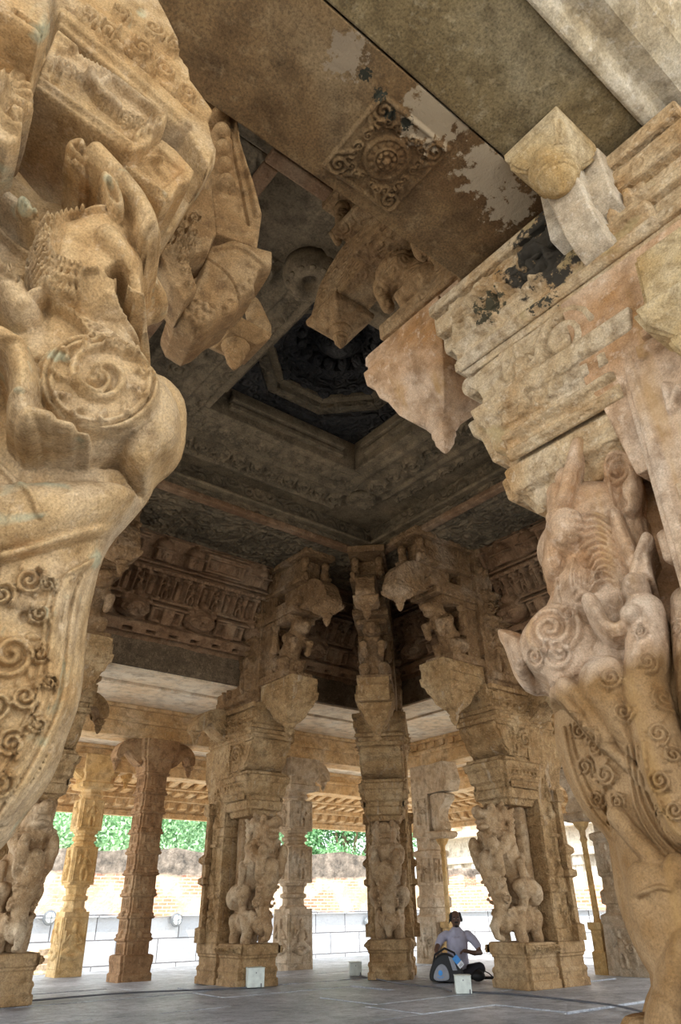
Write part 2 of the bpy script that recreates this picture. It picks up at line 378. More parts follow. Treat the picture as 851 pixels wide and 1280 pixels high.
    def rough(s, amt, sc):
        k = np.zeros(s.H.shape)
        for o in range(4):
            f = sc*2**o; gx = rng.random((64, 64)); u = (s.U*f) % 63; v = (s.V*f) % 63
            iu = u.astype(int); iv = v.astype(int); fu = u-iu; fv = v-iv; fu = fu*fu*(3-2*fu); fv = fv*fv*(3-2*fv)
            k += ((gx[iv, iu]*(1-fu)+gx[iv, iu+1]*fu)*(1-fv)+(gx[iv+1, iu]*(1-fu)+gx[iv+1, iu+1]*fu)*fv-.5)/2**o
        s.H += k*amt
    def verts(s, O, A, B, Nn, H, U=None, V=None):
        U = s.U if U is None else U; V = s.V if V is None else V
        O, A, B, Nn = (np.array(t, float) for t in (O, A, B, Nn))
        return O+U[..., None]*A+V[..., None]*B+H[..., None]*Nn
    def panel(s, name, mat, O, A, B, parent=None, depth=.05):
        """rectangular relief panel; normal = A x B"""
        A = Vector(A); B = Vector(B); Nn = A.cross(B).normalized()
        Hh = s.H.copy(); U = s.U; V = s.V
        X = s.verts(O, A, B, Nn, Hh)
        # skirt
        nv, nu = s.H.shape
        P = np.empty((nv+2, nu+2, 3)); P[1:-1, 1:-1] = X
        bk = s.verts(O, A, B, Nn, np.full(s.H.shape, -depth))
        P[0, 1:-1] = bk[0]; P[-1, 1:-1] = bk[-1]; P[1:-1, 0] = bk[:, 0]; P[1:-1, -1] = bk[:, -1]
        P[0, 0] = bk[0, 0]; P[0, -1] = bk[0, -1]; P[-1, 0] = bk[-1, 0]; P[-1, -1] = bk[-1, -1]
        return grid_obj(name, P, None, mat, parent)
    def solid(s, name, mat, O, A, B, outline, thick, edge, parent=None, back=.5, power=2.0):
        """closed thick carving cut to an outline; details in s.H ride on the rounded body"""
        A = Vector(A); B = Vector(B); Nn = A.cross(B).normalized()
        d = seg_dist(s.U, s.V, outline, True); ins = inside(s.U, s.V, outline); sd = np.where(ins, d, -d)
        keep = sd > -s.res*1.5
        # pull the rim vertices onto the outline
        gy, gx = np.gradient(sd, s.V[:, 0], s.U[0, :]); L = np.hypot(gx, gy)+1e-9
        m = np.where(sd < 0, -sd, 0); U = s.U+gx/L*m; V = s.V+gy/L*m
        t = np.clip(sd/edge, 0, 1); body = np.power(np.clip(1-(1-t)**power, 0, 1), 1/power)
        fade = np.clip(sd/(edge*.25), 0, 1)
        F = s.verts(O, A, B, Nn, thick*body+s.H*fade, U, V); K = s.verts(O, A, B, Nn, -thick*back*body, U, V)
        quad = keep[:-1, :-1] & keep[1:, :-1] & keep[:-1, 1:] & keep[1:, 1:]
        anyin = ins[:-1, :-1] | ins[1:, :-1] | ins[:-1, 1:] | ins[1:, 1:]
        quad &= anyin
        return grid_obj(name, F, quad, mat, parent, K)
def grid_obj(name, P, quad, mat, parent, K=None):
    nv, nu = P.shape[:2]; idx = np.arange(nv*nu).reshape(nv, nu)
    q = np.stack([idx[:-1, :-1], idx[:-1, 1:], idx[1:, 1:], idx[1:, :-1]], -1)
    q = q[quad] if quad is not None else q.reshape(-1, 4)
    co = P.reshape(-1, 3)
    if K is not None:
        co = np.concatenate([co, K.reshape(-1, 3)]); q = np.concatenate([q, (q+nv*nu)[:, ::-1]])
    used = np.zeros(len(co), bool); used[q.ravel()] = True; mp = np.cumsum(used)-1; q = mp[q]; co = co[used]
    me = bpy.data.meshes.new(name); me.vertices.add(len(co)); me.vertices.foreach_set('co', co.astype(np.float32).ravel())
    me.loops.add(q.size); me.loops.foreach_set('vertex_index', q.astype(np.int32).ravel())
    me.polygons.add(len(q)); me.polygons.foreach_set('loop_start', np.arange(0, q.size, 4, dtype=np.int32))
    me.update(calc_edges=True); me.validate()
    if K is not None:
        bm = bmesh.new(); bm.from_mesh(me); bmesh.ops.remove_doubles(bm, verts=bm.verts, dist=.0004); bm.to_mesh(me); bm.free()
    me.shade_smooth()
    return link(name, me, mat, parent)
def keep_place(o, t):
    """o was built in hall coordinates: parent it without moving it"""
    o.matrix_parent_inverse = (Matrix.Translation(t.location) @ t.rotation_euler.to_matrix().to_4x4()).inverted(); return o
M['near_corb'] = stone('near_corbel_stone', (.24, .13, .055), (.34, .21, .10), (.42, .30, .17), 2.6, 150, .38, .5, bdist=.008)
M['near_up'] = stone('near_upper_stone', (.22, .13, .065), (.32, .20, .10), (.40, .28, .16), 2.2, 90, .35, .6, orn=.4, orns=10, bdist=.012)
M['near_gold'] = stone('near_golden_stone', (.46, .30, .13), (.56, .42, .23), (.62, .51, .34), 3.0, 130, .35, .5, bdist=.008)
M['near_pale'] = stone('near_pale_stone', (.55, .42, .28), (.68, .58, .44), (.72, .66, .56), 3.0, 130, .30, .5, bdist=.01)
M['shrine'] = stone('shrine_stone', (.55, .47, .38), (.68, .62, .52), (.75, .70, .62), .6, 10, .2, .5)
M['shrine2'] = stone('shrine_stucco', (.62, .36, .26), (.70, .52, .40), (.75, .66, .55), .6, 10, .2, .5)
M['figure'] = stone('beast_stone', (.34, .20, .095), (.48, .33, .19), (.60, .47, .32), 2.0, 70, .28, .5, streak=(5, .60, .5, (.30, .16, .07)), bdist=.015)
# ================================================================== SETTING
# ---- floor of the hall: long worn slabs
def floor_mesh(x0, x1, y0, y1, z, th):
    mb = MB(); y = y0
    while y < y1:
        w = random.uniform(.7, 1.25); yy = min(y+w, y1); x = x0-random.random()*2
        while x < x1:
            l = random.uniform(1.4, 3.2); xx = min(x+l, x1); dz = random.uniform(-.012, .012)
            g = .004; mb.box(max(x, x0)+g, xx-g, y+g, yy-g, z-th, z+dz); x = xx
            if x >= x1-.05: break
        y = yy
    return mb
o = struct(floor_mesh(-5, 11.9, -6, 13.0, 0, .3).build('floor', 'floor', bevel=.006))
o = struct(MB().box(-5, 14.4, -6, 16.4, -1.2, -.035).build('floor', 'floor'))
o = struct(MB().box(-5, 11.93, -6, 13.03, -.5, -.03).build('trim_1', 'floor'))
o = struct(MB().box(-60, 90, -60, 90, -1.5, -1.2).build('floor', 'ground'))
# ---- frieze walls above the inner beams
def frieze(n_units, W, seed):
    random.seed(seed); R = Relief(0, W, 0, 2.5, .014)
    R.H += .0
    u = 0; W1 = W
    # lowest ledge and its slots
    R.box(0, W1, .34, .62, .16, .03); 
    k = .2
    while k < W1-.2: R.box(k, k+.16, .40, .47, -.14, .01, mode='add'); k += .42
    # big rounded carvings standing on the ledge
    k = .35; i = 0
    while k < W1-.3:
        if i % 2 == 0:
            R.ell(k, .88, .30, .27, .26, p=.4); R.scrolls(k-.3, k+.3, .62, 1.14, .035, .12, 2); R.ell(k, 1.2, .09, .12, .2); R.ell(k-.22, 1.05, .09, .1, .2); R.ell(k+.22, 1.05, .09, .1, .2)
            R.ring(k, .88, .15, .035, .04)
        else:
            R.box(k-.3, k+.3, .64, .98, .12, .02); R.box(k-.24, k+.24, .70, .92, -.09, .01, mode='add'); R.box(k-.34, k+.34, .98, 1.05, .19, .02)
            R.box(k-.12, k+.12, .62, 1.0, .16, .03)
        k += .62; i += 1
    R.box(0, W1, 1.08, 1.16, .12, .02)
    # colonnade row with figures
    k = .1; i = 0
    while k < W1-.05:
        R.box(k, k+.05, 1.16, 1.66, .12, .02); R.box(k-.02, k+.07, 1.6, 1.68, .14, .01); R.box(k-.02, k+.07, 1.14, 1.2, .14, .01)
        if i % 2 == 0: R.figure(k+.15, 1.17, .42, .10)
        else: R.box(k+.1, k+.2, 1.17, 1.58, .06, .02); R.ell(k+.15, 1.5, .05, .08, .1)
        k += .235+random.uniform(-.02, .02); i += 1
    R.box(0, W1, 1.68, 1.78, .15, .02); R.box(0, W1, 1.80, 1.90, .10, .05)
    k = .05
    while k < W1: R.box(k, k+.05, 1.70, 1.76, -.03, .008, mode='add'); k += .11
    # shrine niches with domed tops
    k = .4; i = 0
    while k < W1-.2:
        if i % 3 == 2:
            R.box(k-.4, k+.4, 1.95, 2.32, .09, .02); R.box(k-.33, k+.33, 2.02, 2.25, -.07, .01, mode='add')
            for t in range(5): R.ell(k-.26+t*.13, 2.13, .05, .09, .05)
            R.box(k-.44, k+.44, 2.30, 2.38, .13, .02); k += .75
        else:
            R.box(k-.15, k+.15, 1.92, 2.2, .13, .02); R.ell(k, 2.24, .17, .17, .15); R.ell(k, 2.40, .05, .07, .12); R.figure(k, 1.96, .24, .04, base=.13)
            R.box(k-.19, k+.19, 2.16, 2.21, .17, .01); k += .6
        i += 1
    R.box(0, W1, 2.44, 2.5, .06, .02)
    R.rough(.02, 3); R.H *= 1.35
    return R
def inner_wall(side):
    if side == 'back':
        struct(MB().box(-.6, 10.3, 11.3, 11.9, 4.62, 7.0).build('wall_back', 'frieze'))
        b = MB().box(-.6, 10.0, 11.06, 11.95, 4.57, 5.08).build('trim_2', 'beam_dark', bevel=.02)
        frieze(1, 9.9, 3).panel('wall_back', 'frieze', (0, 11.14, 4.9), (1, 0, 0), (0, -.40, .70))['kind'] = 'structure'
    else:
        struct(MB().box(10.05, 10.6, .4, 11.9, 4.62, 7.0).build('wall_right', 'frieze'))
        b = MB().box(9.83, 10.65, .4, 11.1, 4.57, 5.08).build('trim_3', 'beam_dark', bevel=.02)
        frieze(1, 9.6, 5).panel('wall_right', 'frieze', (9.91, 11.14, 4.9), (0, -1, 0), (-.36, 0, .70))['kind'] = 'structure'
    struct(b)
inner_wall('back'); inner_wall('right')
# wall over the near row of pillars (its inner cornice shows past the fore beam)
mb = MB().box(-.6, 10.3, .72, 1.5, 4.64, 7.0).box(2.5, 10.3, .9, 1.5, 4.3, 4.66)
mb.box(-.6, 10.3, 1.5, 1.78, 4.4, 4.7).box(-.6, 10.3, 1.5, 1.66, 5.6, 5.8)
x = -.4
while x < 9.5: mb.box(x, x+.2, 1.75, 1.9, 4.45, 4.62); x += .42
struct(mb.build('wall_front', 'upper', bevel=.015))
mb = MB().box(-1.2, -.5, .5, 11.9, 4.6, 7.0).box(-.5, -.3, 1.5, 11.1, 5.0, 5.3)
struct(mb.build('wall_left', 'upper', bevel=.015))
# ---- hall ceiling: stepped frames round a deep eight-sided coffer
CX, CY = 4.78, 5.93
def ring_frame(x0, x1, y0, y1, a0, a1, b0, b1, z0, z1):
    return MB().box(x0, x1, y0, b0, z0, z1).box(x0, x1, b1, y1, z0, z1).box(x0, a0, b0, b1, z0, z1).box(a1, x1, b0, b1, z0, z1)
struct(ring_frame(-.6, 10.4, .6, 12, CX-2.85, CX+2.85, CY-2.71, CY+2.71, 6.6, 7.17).build('ceiling', 'sooty', bevel=.02))
struct(ring_frame(CX-2.95, CX+2.95, CY-2.8, CY+2.8, CX-2.72, CX+2.72, CY-2.58, CY+2.58, 6.78, 6.84).build('trim_4', 'sooty_plain', bevel=.02))
struct(ring_frame(CX-2.95, CX+2.95, CY-2.81, CY+2.81, CX-2.80, CX+2.80, CY-2.66, CY+2.66, 6.56, 6.66).build('trim_4', 'frieze', bevel=.02))
struct(ring_frame(CX-2.95, CX+2.95, CY-2.81, CY+2.81, CX-1.33, CX+1.33, CY-1.31, CY+1.31, 7.15, 7.70).build('ceiling', 'sooty_plain', bevel=.02))
mb = MB()
for sx, sy in ((1, 0), (-1, 0), (0, 1), (0, -1)):
    for zz, dp in ((7.28, .10), (7.40, .14), (7.52, .08)):
        if sx: mb.box(CX-1.34 if sx < 0 else CX+1.34-dp, CX-1.34+dp if sx < 0 else CX+1.34, CY-1.0, CY+1.0, zz, zz+.08)
        else: mb.box(CX-1.03, CX+1.03, CY+1.32-dp if sy > 0 else CY-1.32, CY+1.32 if sy > 0 else CY-1.32+dp, zz, zz+.08)
struct(mb.build('trim_5', 'sooty_plain', bevel=.01))
# underside carvings of the frames (scroll bands and creeper panels)
def under(name, mat, x0, x1, y0, y1, z, fn, parent=None, res=.016):
    R = Relief(0, x1-x0, 0, y1-y0, res); fn(R, x1-x0, y1-y0)
    o = R.panel(name, mat, (x0, y1, z), (1, 0, 0), (0, -1, 0), parent, .02); return o
def band(R, w, h):
    if w > h:
        R.scrolls(.05, w-.05, h*.18, h*.5, .08, h*.13); R.box(0, w, h*.55, h*.62, .05, .02); R.scrolls(.05, w-.05, h*.66, h*.95, .04, h*.11); R.box(0, w, h*.04, h*.12, .05, .02)
    else:
        RR = Relief(0, h, 0, w, .016); band(RR, h, w)
        from_ = RR.H.T; a = min(from_.shape[0], R.H.shape[0]); b = min(from_.shape[1], R.H.shape[1]); R.H[:a, :b] = from_[:a, :b]
    R.rough(.02, 4)
def creeper(R, w, h):
    n = max(1, round(w/1.2)); m = max(1, round(h/1.2))
    for i in range(n):
        for j in range(m):
            u = (i+.5)*w/n; v = (j+.5)*h/m; s = min(w/n, h/m)*.46
            R.box(u-s*1.02, u+s*1.02, v-s*1.02, v+s*1.02, .03, .01); R.box(u-s*.94, u+s*.94, v-s*.94, v+s*.94, -.025, .01, mode='add')
            R.rosette(u, v, s*.5, .07, 10)
            for k in range(4):
                a = PI/4+k*PI/2; R.spiral(u+s*.72*math.cos(a), v+s*.72*math.sin(a), s*.26, 1.7, s*.06, .05, a, 1 if k % 2 else -1)
    R.rough(.02, 4)
for (x0, x1, y0, y1, fn) in ((CX-2.9, CX+2.9, CY+2.83, CY+4.3, creeper), (CX+2.9, CX+4.3, CY-4.2, CY+2.8, creeper)):
    under('ceiling', 'sooty', x0, x1, y0, y1, 6.595, fn, res=.02)['kind'] = 'structure'
for (x0, x1, y0, y1) in ((CX-1.8, CX+1.75, CY+1.45, CY+2.5), (CX+1.45, CX+2.55, CY-1.8, CY+1.7), (CX-1.8, CX+1.45, CY-2.5, CY-1.45), (CX-2.55, CX-1.45, CY-1.45, CY+1.8)):
    under('ceiling', 'sooty_plain', x0, x1, y0, y1, 7.145, band, res=.02)['kind'] = 'structure'
# round bosses at the corners of the middle frame
for (x, y, r, k, mt, lab) in ((CX+1.95, CY+1.9, .26, .5, 'sooty_plain', 'small round lotus boss at the far inner corner of the sooty ceiling frame'),
                          (3.12, 4.36, .30, 1.0, 'sooty_plain', 'large bulging ring shaped boss on the dark ceiling seen just past the carved fore beam')):
    t = thing('ceiling_boss', lab, 'ceiling boss', (x, y, 0), 0)
    q = r*.95*k
    MB().lathe([(7.15, r*1.0), (7.15-q*.35, r*1.04), (7.15-q*.7, r*.98), (7.15-q*.92, r*.82), (7.15-q, r*.62), (7.15-q*.93, r*.45), (7.15-q*.75, r*.34), (7.15-q*.5, r*.28), (7.15-q*.45, r*.14), (7.15-q*.6, .01)], n=36).build('boss_ring', mt, t, smooth=True)
    for i in range(12):
        a = i*PI/6; MB().ell((r*.80*math.cos(a), r*.80*math.sin(a), 7.15-q*.90), (r*.13, r*.13, .02), 10, 6).build('petal', mt, t, smooth=True)
# eight-sided coffer
def polyring(n, r0, r1, z0, z1, ph=PI/8, square=None):
    mb = MB(); o = [(CX+r0*math.cos(ph+2*PI*i/n), CY+r0*math.sin(ph+2*PI*i/n)) for i in range(n)]
    q = [(CX+r1*math.cos(ph+2*PI*i/n), CY+r1*math.sin(ph+2*PI*i/n)) for i in range(n)]
    for i in range(n):
        j = (i+1) % n
        vs = [(*o[i], z0), (*o[j], z0), (*q[j], z0), (*q[i], z0), (*o[i], z1), (*o[j], z1), (*q[j], z1), (*q[i], z1)]
        mb.add(vs, [(3, 2, 1, 0), (4, 5, 6, 7), (0, 1, 5, 4), (1, 2, 6, 5), (2, 3, 7, 6), (3, 0, 4, 7)])
    return mb
t = thing('octagonal_coffer', 'deep black eight sided carved coffer in the middle of the ceiling', 'ceiling coffer', (0, 0, 0))
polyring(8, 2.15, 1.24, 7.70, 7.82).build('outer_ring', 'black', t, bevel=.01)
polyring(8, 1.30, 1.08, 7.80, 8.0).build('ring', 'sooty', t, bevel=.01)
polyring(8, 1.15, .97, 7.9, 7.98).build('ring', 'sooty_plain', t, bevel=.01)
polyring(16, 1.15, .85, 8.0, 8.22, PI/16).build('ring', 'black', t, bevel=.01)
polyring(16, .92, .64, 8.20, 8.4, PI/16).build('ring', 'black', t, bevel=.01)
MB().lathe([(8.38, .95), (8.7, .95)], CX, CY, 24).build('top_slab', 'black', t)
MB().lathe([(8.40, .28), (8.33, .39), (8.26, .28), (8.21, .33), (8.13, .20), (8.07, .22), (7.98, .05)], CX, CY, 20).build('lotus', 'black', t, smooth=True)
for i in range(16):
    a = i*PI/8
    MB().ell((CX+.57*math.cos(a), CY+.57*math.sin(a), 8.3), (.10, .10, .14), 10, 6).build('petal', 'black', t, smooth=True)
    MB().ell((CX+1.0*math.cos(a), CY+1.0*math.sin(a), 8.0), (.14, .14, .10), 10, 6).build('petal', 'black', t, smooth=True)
# ---- aisle ceilings (pale slabs), beam undersides coloured cream for bounced light, outer lintels
struct(MB().box(-.6, 10.0, 11.12, 11.88, 4.54, 4.60).box(-.6, 12.5, 11.9, 13.9, 4.50, 4.7).build('ceiling', 'slab'))
struct(MB().box(9.86, 10.62, .4, 11.1, 4.54, 4.60).box(10.62, 13.0, .4, 11.9, 4.50, 4.7).build('ceiling', 'slab'))
struct(MB().box(3.9, 14.6, 13.8, 16.0, 4.12, 4.3).build('ceiling', 'slab'))
struct(MB().box(12.6, 14.6, .4, 13.9, 4.12, 4.3).build('ceiling', 'slab'))
def lintel(name, x0, x1, y0, y1, z0, z1, mat, num, dent=True):
    mb = MB().box(x0, x1, y0, y1, z0, z1); lx = x1-x0 > y1-y0
    if lx: mb.box(x0, x1, y0-.06, y1+.06, z0+(z1-z0)*.45, z0+(z1-z0)*.6); mb.box(x0, x1, y0-.11, y1, z1-.07, z1)
    else: mb.box(x0-.06, x1+.06, y0, y1, z0+(z1-z0)*.45, z0+(z1-z0)*.6); mb.box(x0-.11, x1, y0, y1, z1-.07, z1)
    if dent:
        k = (x0 if lx else y0)+.1
        while k < (x1 if lx else y1)-.2:
            if lx: mb.box(k, k+.14, y0-.045, y0+.02, z1-.2, z1-.06)
            else: mb.box(x0-.045, x0+.02, k, k+.14, z1-.2, z1-.06)
            k += .3
    return struct(mb.build('trim_%d' % num, mat, bevel=.015))
lintel('', -.6, 12.9, 13.25, 13.8, 3.92, 4.50, 'aisle', 6, False)
lintel('', 12.3, 12.85, .4, 13.25, 3.92, 4.50, 'aisle', 7)
lintel('', -.6, 14.6, 15.3, 15.8, 3.62, 4.12, 'aisle', 8, False)
lintel('', 14.1, 14.6, .4, 15.3, 3.62, 4.12, 'aisle', 9, False)
struct(MB().box(-1.2, 10.7, .5, 12.0, 8.72, 8.9).box(9.9, 14.8, .4, 16, 4.7, 5.0).box(-.6, 10, 11.9, 16, 4.7, 5.0).build('ceiling', 'aisle') )
# sloping ribbed eave all along the outside
def eave(axis):
    prof = [(0, 3.70), (.35, 3.66), (.75, 3.52), (1.15, 3.22), (1.3, 3.02), (1.34, 3.06), (1.2, 3.36), (.8, 3.70), (.3, 3.86), (0, 3.9)]
    mb = MB()
    if axis == 'x':
        mb.extrudex([(15.75+a, z) for a, z in prof], 3.9, 16.0)
        k = 4.0
        while k < 14.4:
            for (a, b, z0, z1) in ((.02, .42, 3.58, 3.70), (.5, .86, 3.40, 3.56), (.95, 1.2, 3.12, 3.30)):
                mb.extrudex([(15.75+a, z0+.05), (15.75+b, z1-.16), (15.75+b, z1), (15.75+a, z1+.06)], k, k+.16)
            k += .33
        for a, z in ((.45, 3.60), (.9, 3.40), (1.24, 3.06)): mb.extrudex([(15.75+a-.04, z-.09), (15.75+a+.05, z-.10), (15.75+a+.05, z+.03), (15.75+a-.04, z+.03)], 3.9, 15.5)
    else:
        mb.loft([[(14.55+a, y, z) for a, z in prof] for y in (.4, 17.0)])
        k = .6
        while k < 15.8:
            for (a, b, z0, z1) in ((.02, .42, 3.58, 3.70), (.5, .86, 3.40, 3.56), (.95, 1.2, 3.12, 3.30)):
                mb.loft([[(14.55+a, y, z0+.05), (14.55+b, y, z1-.16), (14.55+b, y, z1), (14.55+a, y, z1+.06)] for y in (k, k+.16)])
            k += .33
        for a, z in ((.45, 3.60), (.9, 3.40), (1.24, 3.06)): mb.loft([[(14.55+a-.04, y, z-.09), (14.55+a+.05, y, z-.10), (14.55+a+.05, y, z+.03), (14.55+a-.04, y, z+.03)] for y in (.4, 16.5)])
    return struct(mb.build('trim_10', 'aisle', bevel=.01))
eave('x'); eave('y')
struct(MB().box(-7, -1.2, -4.5, 12, 4.62, 4.9).box(-1.2, 12, -4.5, -1.6, 4.62, 4.9).box(6, 12, -1.6, .5, 4.62, 4.9).build('ceiling', 'roof'))  # unseen roof behind and to the left, extended to block sun and fill light
# ================================================================== FORE BEAM AND NEAR CEILING
def fore_beam():
    t = thing('ceiling_beam', 'huge brown granite beam overhead with a square lotus panel cut in its underside', 'beam')
    x0, x1, y0, y1 = -.5, 2.36, 1.13, 1.77
    R = Relief(0, x1-x0, 0, y1-y0, .0055)
    u, v = 1.50-x0, y1-1.475           # panel u along x, v towards -y
    s = .225
    R.box(u-s, u+s, v-s, v+s, .014, .008); R.box(u-s+.018, u+s-.018, v-s+.018, v+s-.018, -.010, .006, mode='add')
    for k in range(4):
        a = PI/4+k*PI/2
        for q in range(6):
            b = a+(q-2.5)*.22; r = .15+.035*(1-abs(q-2.5)/2.5)
            R.spiral(u+r*math.cos(b), v+r*math.sin(b), .026, 1.4, .007, .014, b*3, 1 if q % 2 else -1)
        R.spiral(u+.235*math.cos(a), v+.235*math.sin(a), .05, 1.6, .010, .016, a, 1); R.ell(u+.2*math.cos(a+.3), v+.2*math.sin(a+.3), .05, .016, .014, a, mode='add'); R.ell(u+.2*math.cos(a-.3), v+.2*math.sin(a-.3), .05, .016, .014, a, mode='add')
    R.rosette(u, v, .118, .030, 12); R.rosette(u, v, .062, .052, 8); R.ring(u, v, .098, .006, .008)
    R.rough(.012, 2.5)
    R.panel('carved_underside', 'beam', (x0, y1, 4.15), (1, 0, 0), (0, -1, 0), t, .02)
    MB().box(x0, x1, y0+.004, y1, 4.165, 4.62).build('beam_body', 'beam', t, bevel=.012)
fore_beam()
t = thing('ceiling_beam', 'grey brown outer beam overhead beyond the crack from the carved beam', 'beam')
R = Relief(0, 3.6, 0, .50, .01); R.rough(.014, 2.5); R.panel('underside', 'beam2', (-.9, 1.118, 4.15), (1, 0, 0), (0, -1, 0), t, .02)
MB().box(-.9, 2.7, .62, 1.115, 4.165, 4.62).build('beam_body', 'beam2', t, bevel=.01)
# pillowy pale moulding along the outer side of the beams
t = thing('cream_moulding', 'pale rounded moulding along the outer edge of the overhead beams', 'moulding')
pr = [(.615, 4.13), (.60, 4.12), (.56, 4.13), (.53, 4.165), (.50, 4.165), (.42, 4.14), (.32, 4.16), (.23, 4.24), (.18, 4.36), (.17, 4.6), (.615, 4.6)]
MB().extrudex(pr, -.9, 2.6).build('roll', 'cream', t, bevel=.008)
struct(MB().box(-2, 1.9, -1.6, .2, 4.62, 4.9).box(1.93, 6, -1.6, -.32, 4.62, 4.9).box(1.93, 6, -.30, .2, 4.64, 4.9).build('ceiling', 'roof', bevel=.012))
struct(MB().box(-2, 6, -.62, .6, 4.9, 5.2).build('ceiling', 'roof'))
# ================================================================== COMPOUND PILLARS
def bud(mb, x, y, z, s=1.0, n=14):
    """hanging lotus bud, tip at z"""
    return mb.lathe([(z, .008), (z+.035*s, .04*s), (z+.09*s, .075*s), (z+.15*s, .085*s), (z+.165*s, .10*s), (z+.19*s, .10*s), (z+.2*s, .075*s), (z+.25*s, .12*s), (z+.27*s, .14*s), (z+.31*s, .14*s), (z+.34*s, .17*s)], x, y, n)
def yali(parent, mat, name='yali_statue', flip=1):
    """rearing lion-beast with a rider, standing on a small elephant; faces +x"""
    mb = MB(); f = flip
    # crouching elephant under it
    mb.ell((.62, 0, .84), (.30, .22, .20)); mb.ell((.98, 0, .82), (.17, .16, .17)); mb.tube([(1.08, 0, .84), (1.2, 0, .74), (1.16, 0, .62), (1.06, 0, .60)], [.09, .07, .05, .045])
    for x in (.45, .80):
        for y in (-.15, .15): mb.tube([(x, y, .85), (x+.04, y, .70), (x, y*1.05, .58)], [.11, .09, .085])
    for y in (-.16, .16): mb.ell((.93, y, .88), (.08, .04, .12))
    # beast's body
    mb.tube([(.52, 0, 1.12), (.62, 0, 1.35), (.78, 0, 1.6), (.92, 0, 1.82), (1.0, 0, 2.0)], [.24, .22, .23, .26, .22])
    for y in (-.19, .19):
        mb.tube([(.50, y, 1.15), (.62, y*1.15, 1.22), (.80, y*1.1, 1.24)], [.17, .15, .11]); mb.tube([(.80, y*1.1, 1.24), (.72, y*1.05, 1.08), (.76, y, .96)], [.10, .07, .06]); mb.ell((.82, y, .95), (.11, .07, .05))
        mb.tube([(.94, y, 1.86), (1.10, y*1.1, 1.74), (1.22, y, 1.68)], [.14, .11, .09]); mb.tube([(1.22, y, 1.70), (1.16, y, 1.50), (1.10, y*.9, 1.42)], [.085, .07, .05]); mb.ell((1.25, y, 1.78), (.09, .07, .12))
    # scroll slab sweeping from the paws to the ground
    mb.tube([(1.20, 0, 1.6), (1.16, 0, 1.42), (1.04, 0, 1.22), (.98, 0, 1.05), (1.02, 0, .90)], [.13, .15, .15, .12, .1])
    # head: muzzle, brow, open jaws, horns, ears
    mb.ell((1.02, 0, 2.14), (.24, .21, .20)); mb.ell((1.20, 0, 2.20), (.16, .15, .085)); mb.ell((1.32, 0, 2.24), (.06, .10, .07)); mb.ell((1.17, 0, 2.02), (.15, .13, .06))
    for y in (-.13, .13):
        mb.ell((1.14, y, 2.28), (.07, .06, .075)); mb.ell((.93, y*1.5, 2.22), (.07, .05, .10)); mb.tube([(.96, y, 2.30), (.86, y*1.3, 2.40), (.76, y*1.2, 2.38)], [.05, .04, .03])
        mb.ell((1.22, y*.8, 2.10), (.025, .02, .06))
    for k in range(7):
        a = -.5+k*.3; mb.ell((.84-.05*math.cos(a), 0, 1.95+.06*k), (.16, .22-.01*k, .035))
    # rider on the back
    for y in (-1, 1):
        mb.tube([(.62, .16*y*f, 1.62), (.80, .27*y*f, 1.55), (.76, .27*y*f, 1.36)], [.08, .065, .05])
    mb.tube([(.58, .1*f, 1.62), (.60, .14*f, 1.80), (.60, .15*f, 1.92)], [.10, .09, .10]); mb.ell((.62, .16*f, 2.07), (.075, .075, .095)); mb.ell((.60, .16*f, 2.17), (.05, .05, .06))
    mb.tube([(.60, .24*f, 1.92), (.74, .28*f, 1.85), (.84, .24*f, 1.95)], [.05, .04, .035])
    mb.tube([(.38, 0, .6), (.36, 0, 1.3), (.40, 0, 2.3)], [.10, .12, .14])
    # collar beads, girth straps, rows of mane curls, teeth and scroll leaves
    for k in range(9):
        a = -1.2+k*.3; mb.ell((.98+.20*math.cos(a), .26*math.sin(a), 1.93+.03*math.cos(a)), (.035, .035, .035), 8, 6)
    for q, (cx_, cz_) in enumerate(((.70, 1.46), (.58, 1.24))):
        for k in range(12):
            a = k*PI/6; mb.ell((cx_+.06*math.sin(a), .235*math.cos(a), cz_+.235*math.sin(a)*.5), (.03, .03, .03), 8, 6)
    for s_ in (-1, 1):
        for k in range(5):
            for j in range(3): mb.ell((.78+j*.06-k*.01, s_*(.20+.01*j), 1.98+k*.075-j*.02), (.035, .04, .032), 8, 6)
        for (x, z, r) in ((1.10, 1.30, .09), (1.02, 1.08, .08), (1.16, 1.50, .07), (.98, .90, .06)):
            for k in range(7):
                a = k*.9; mb.ell((x+r*math.cos(a)*(1-k*.08), s_*.15, z+r*math.sin(a)*(1-k*.08)), (.026, .03, .026), 8, 6)
        for k in range(4): mb.ell((1.16+.04*k, s_*.09, 2.10), (.013, .013, .03), 6, 5)
        for k in range(6): mb.ell((.55+.04*k, s_*.21, 1.02+.05*k), (.03, .03, .03), 8, 6)
    return mb.build(name, 'figure' if mat == 'hall' else mat, parent, remesh=.0125, disp=.02)
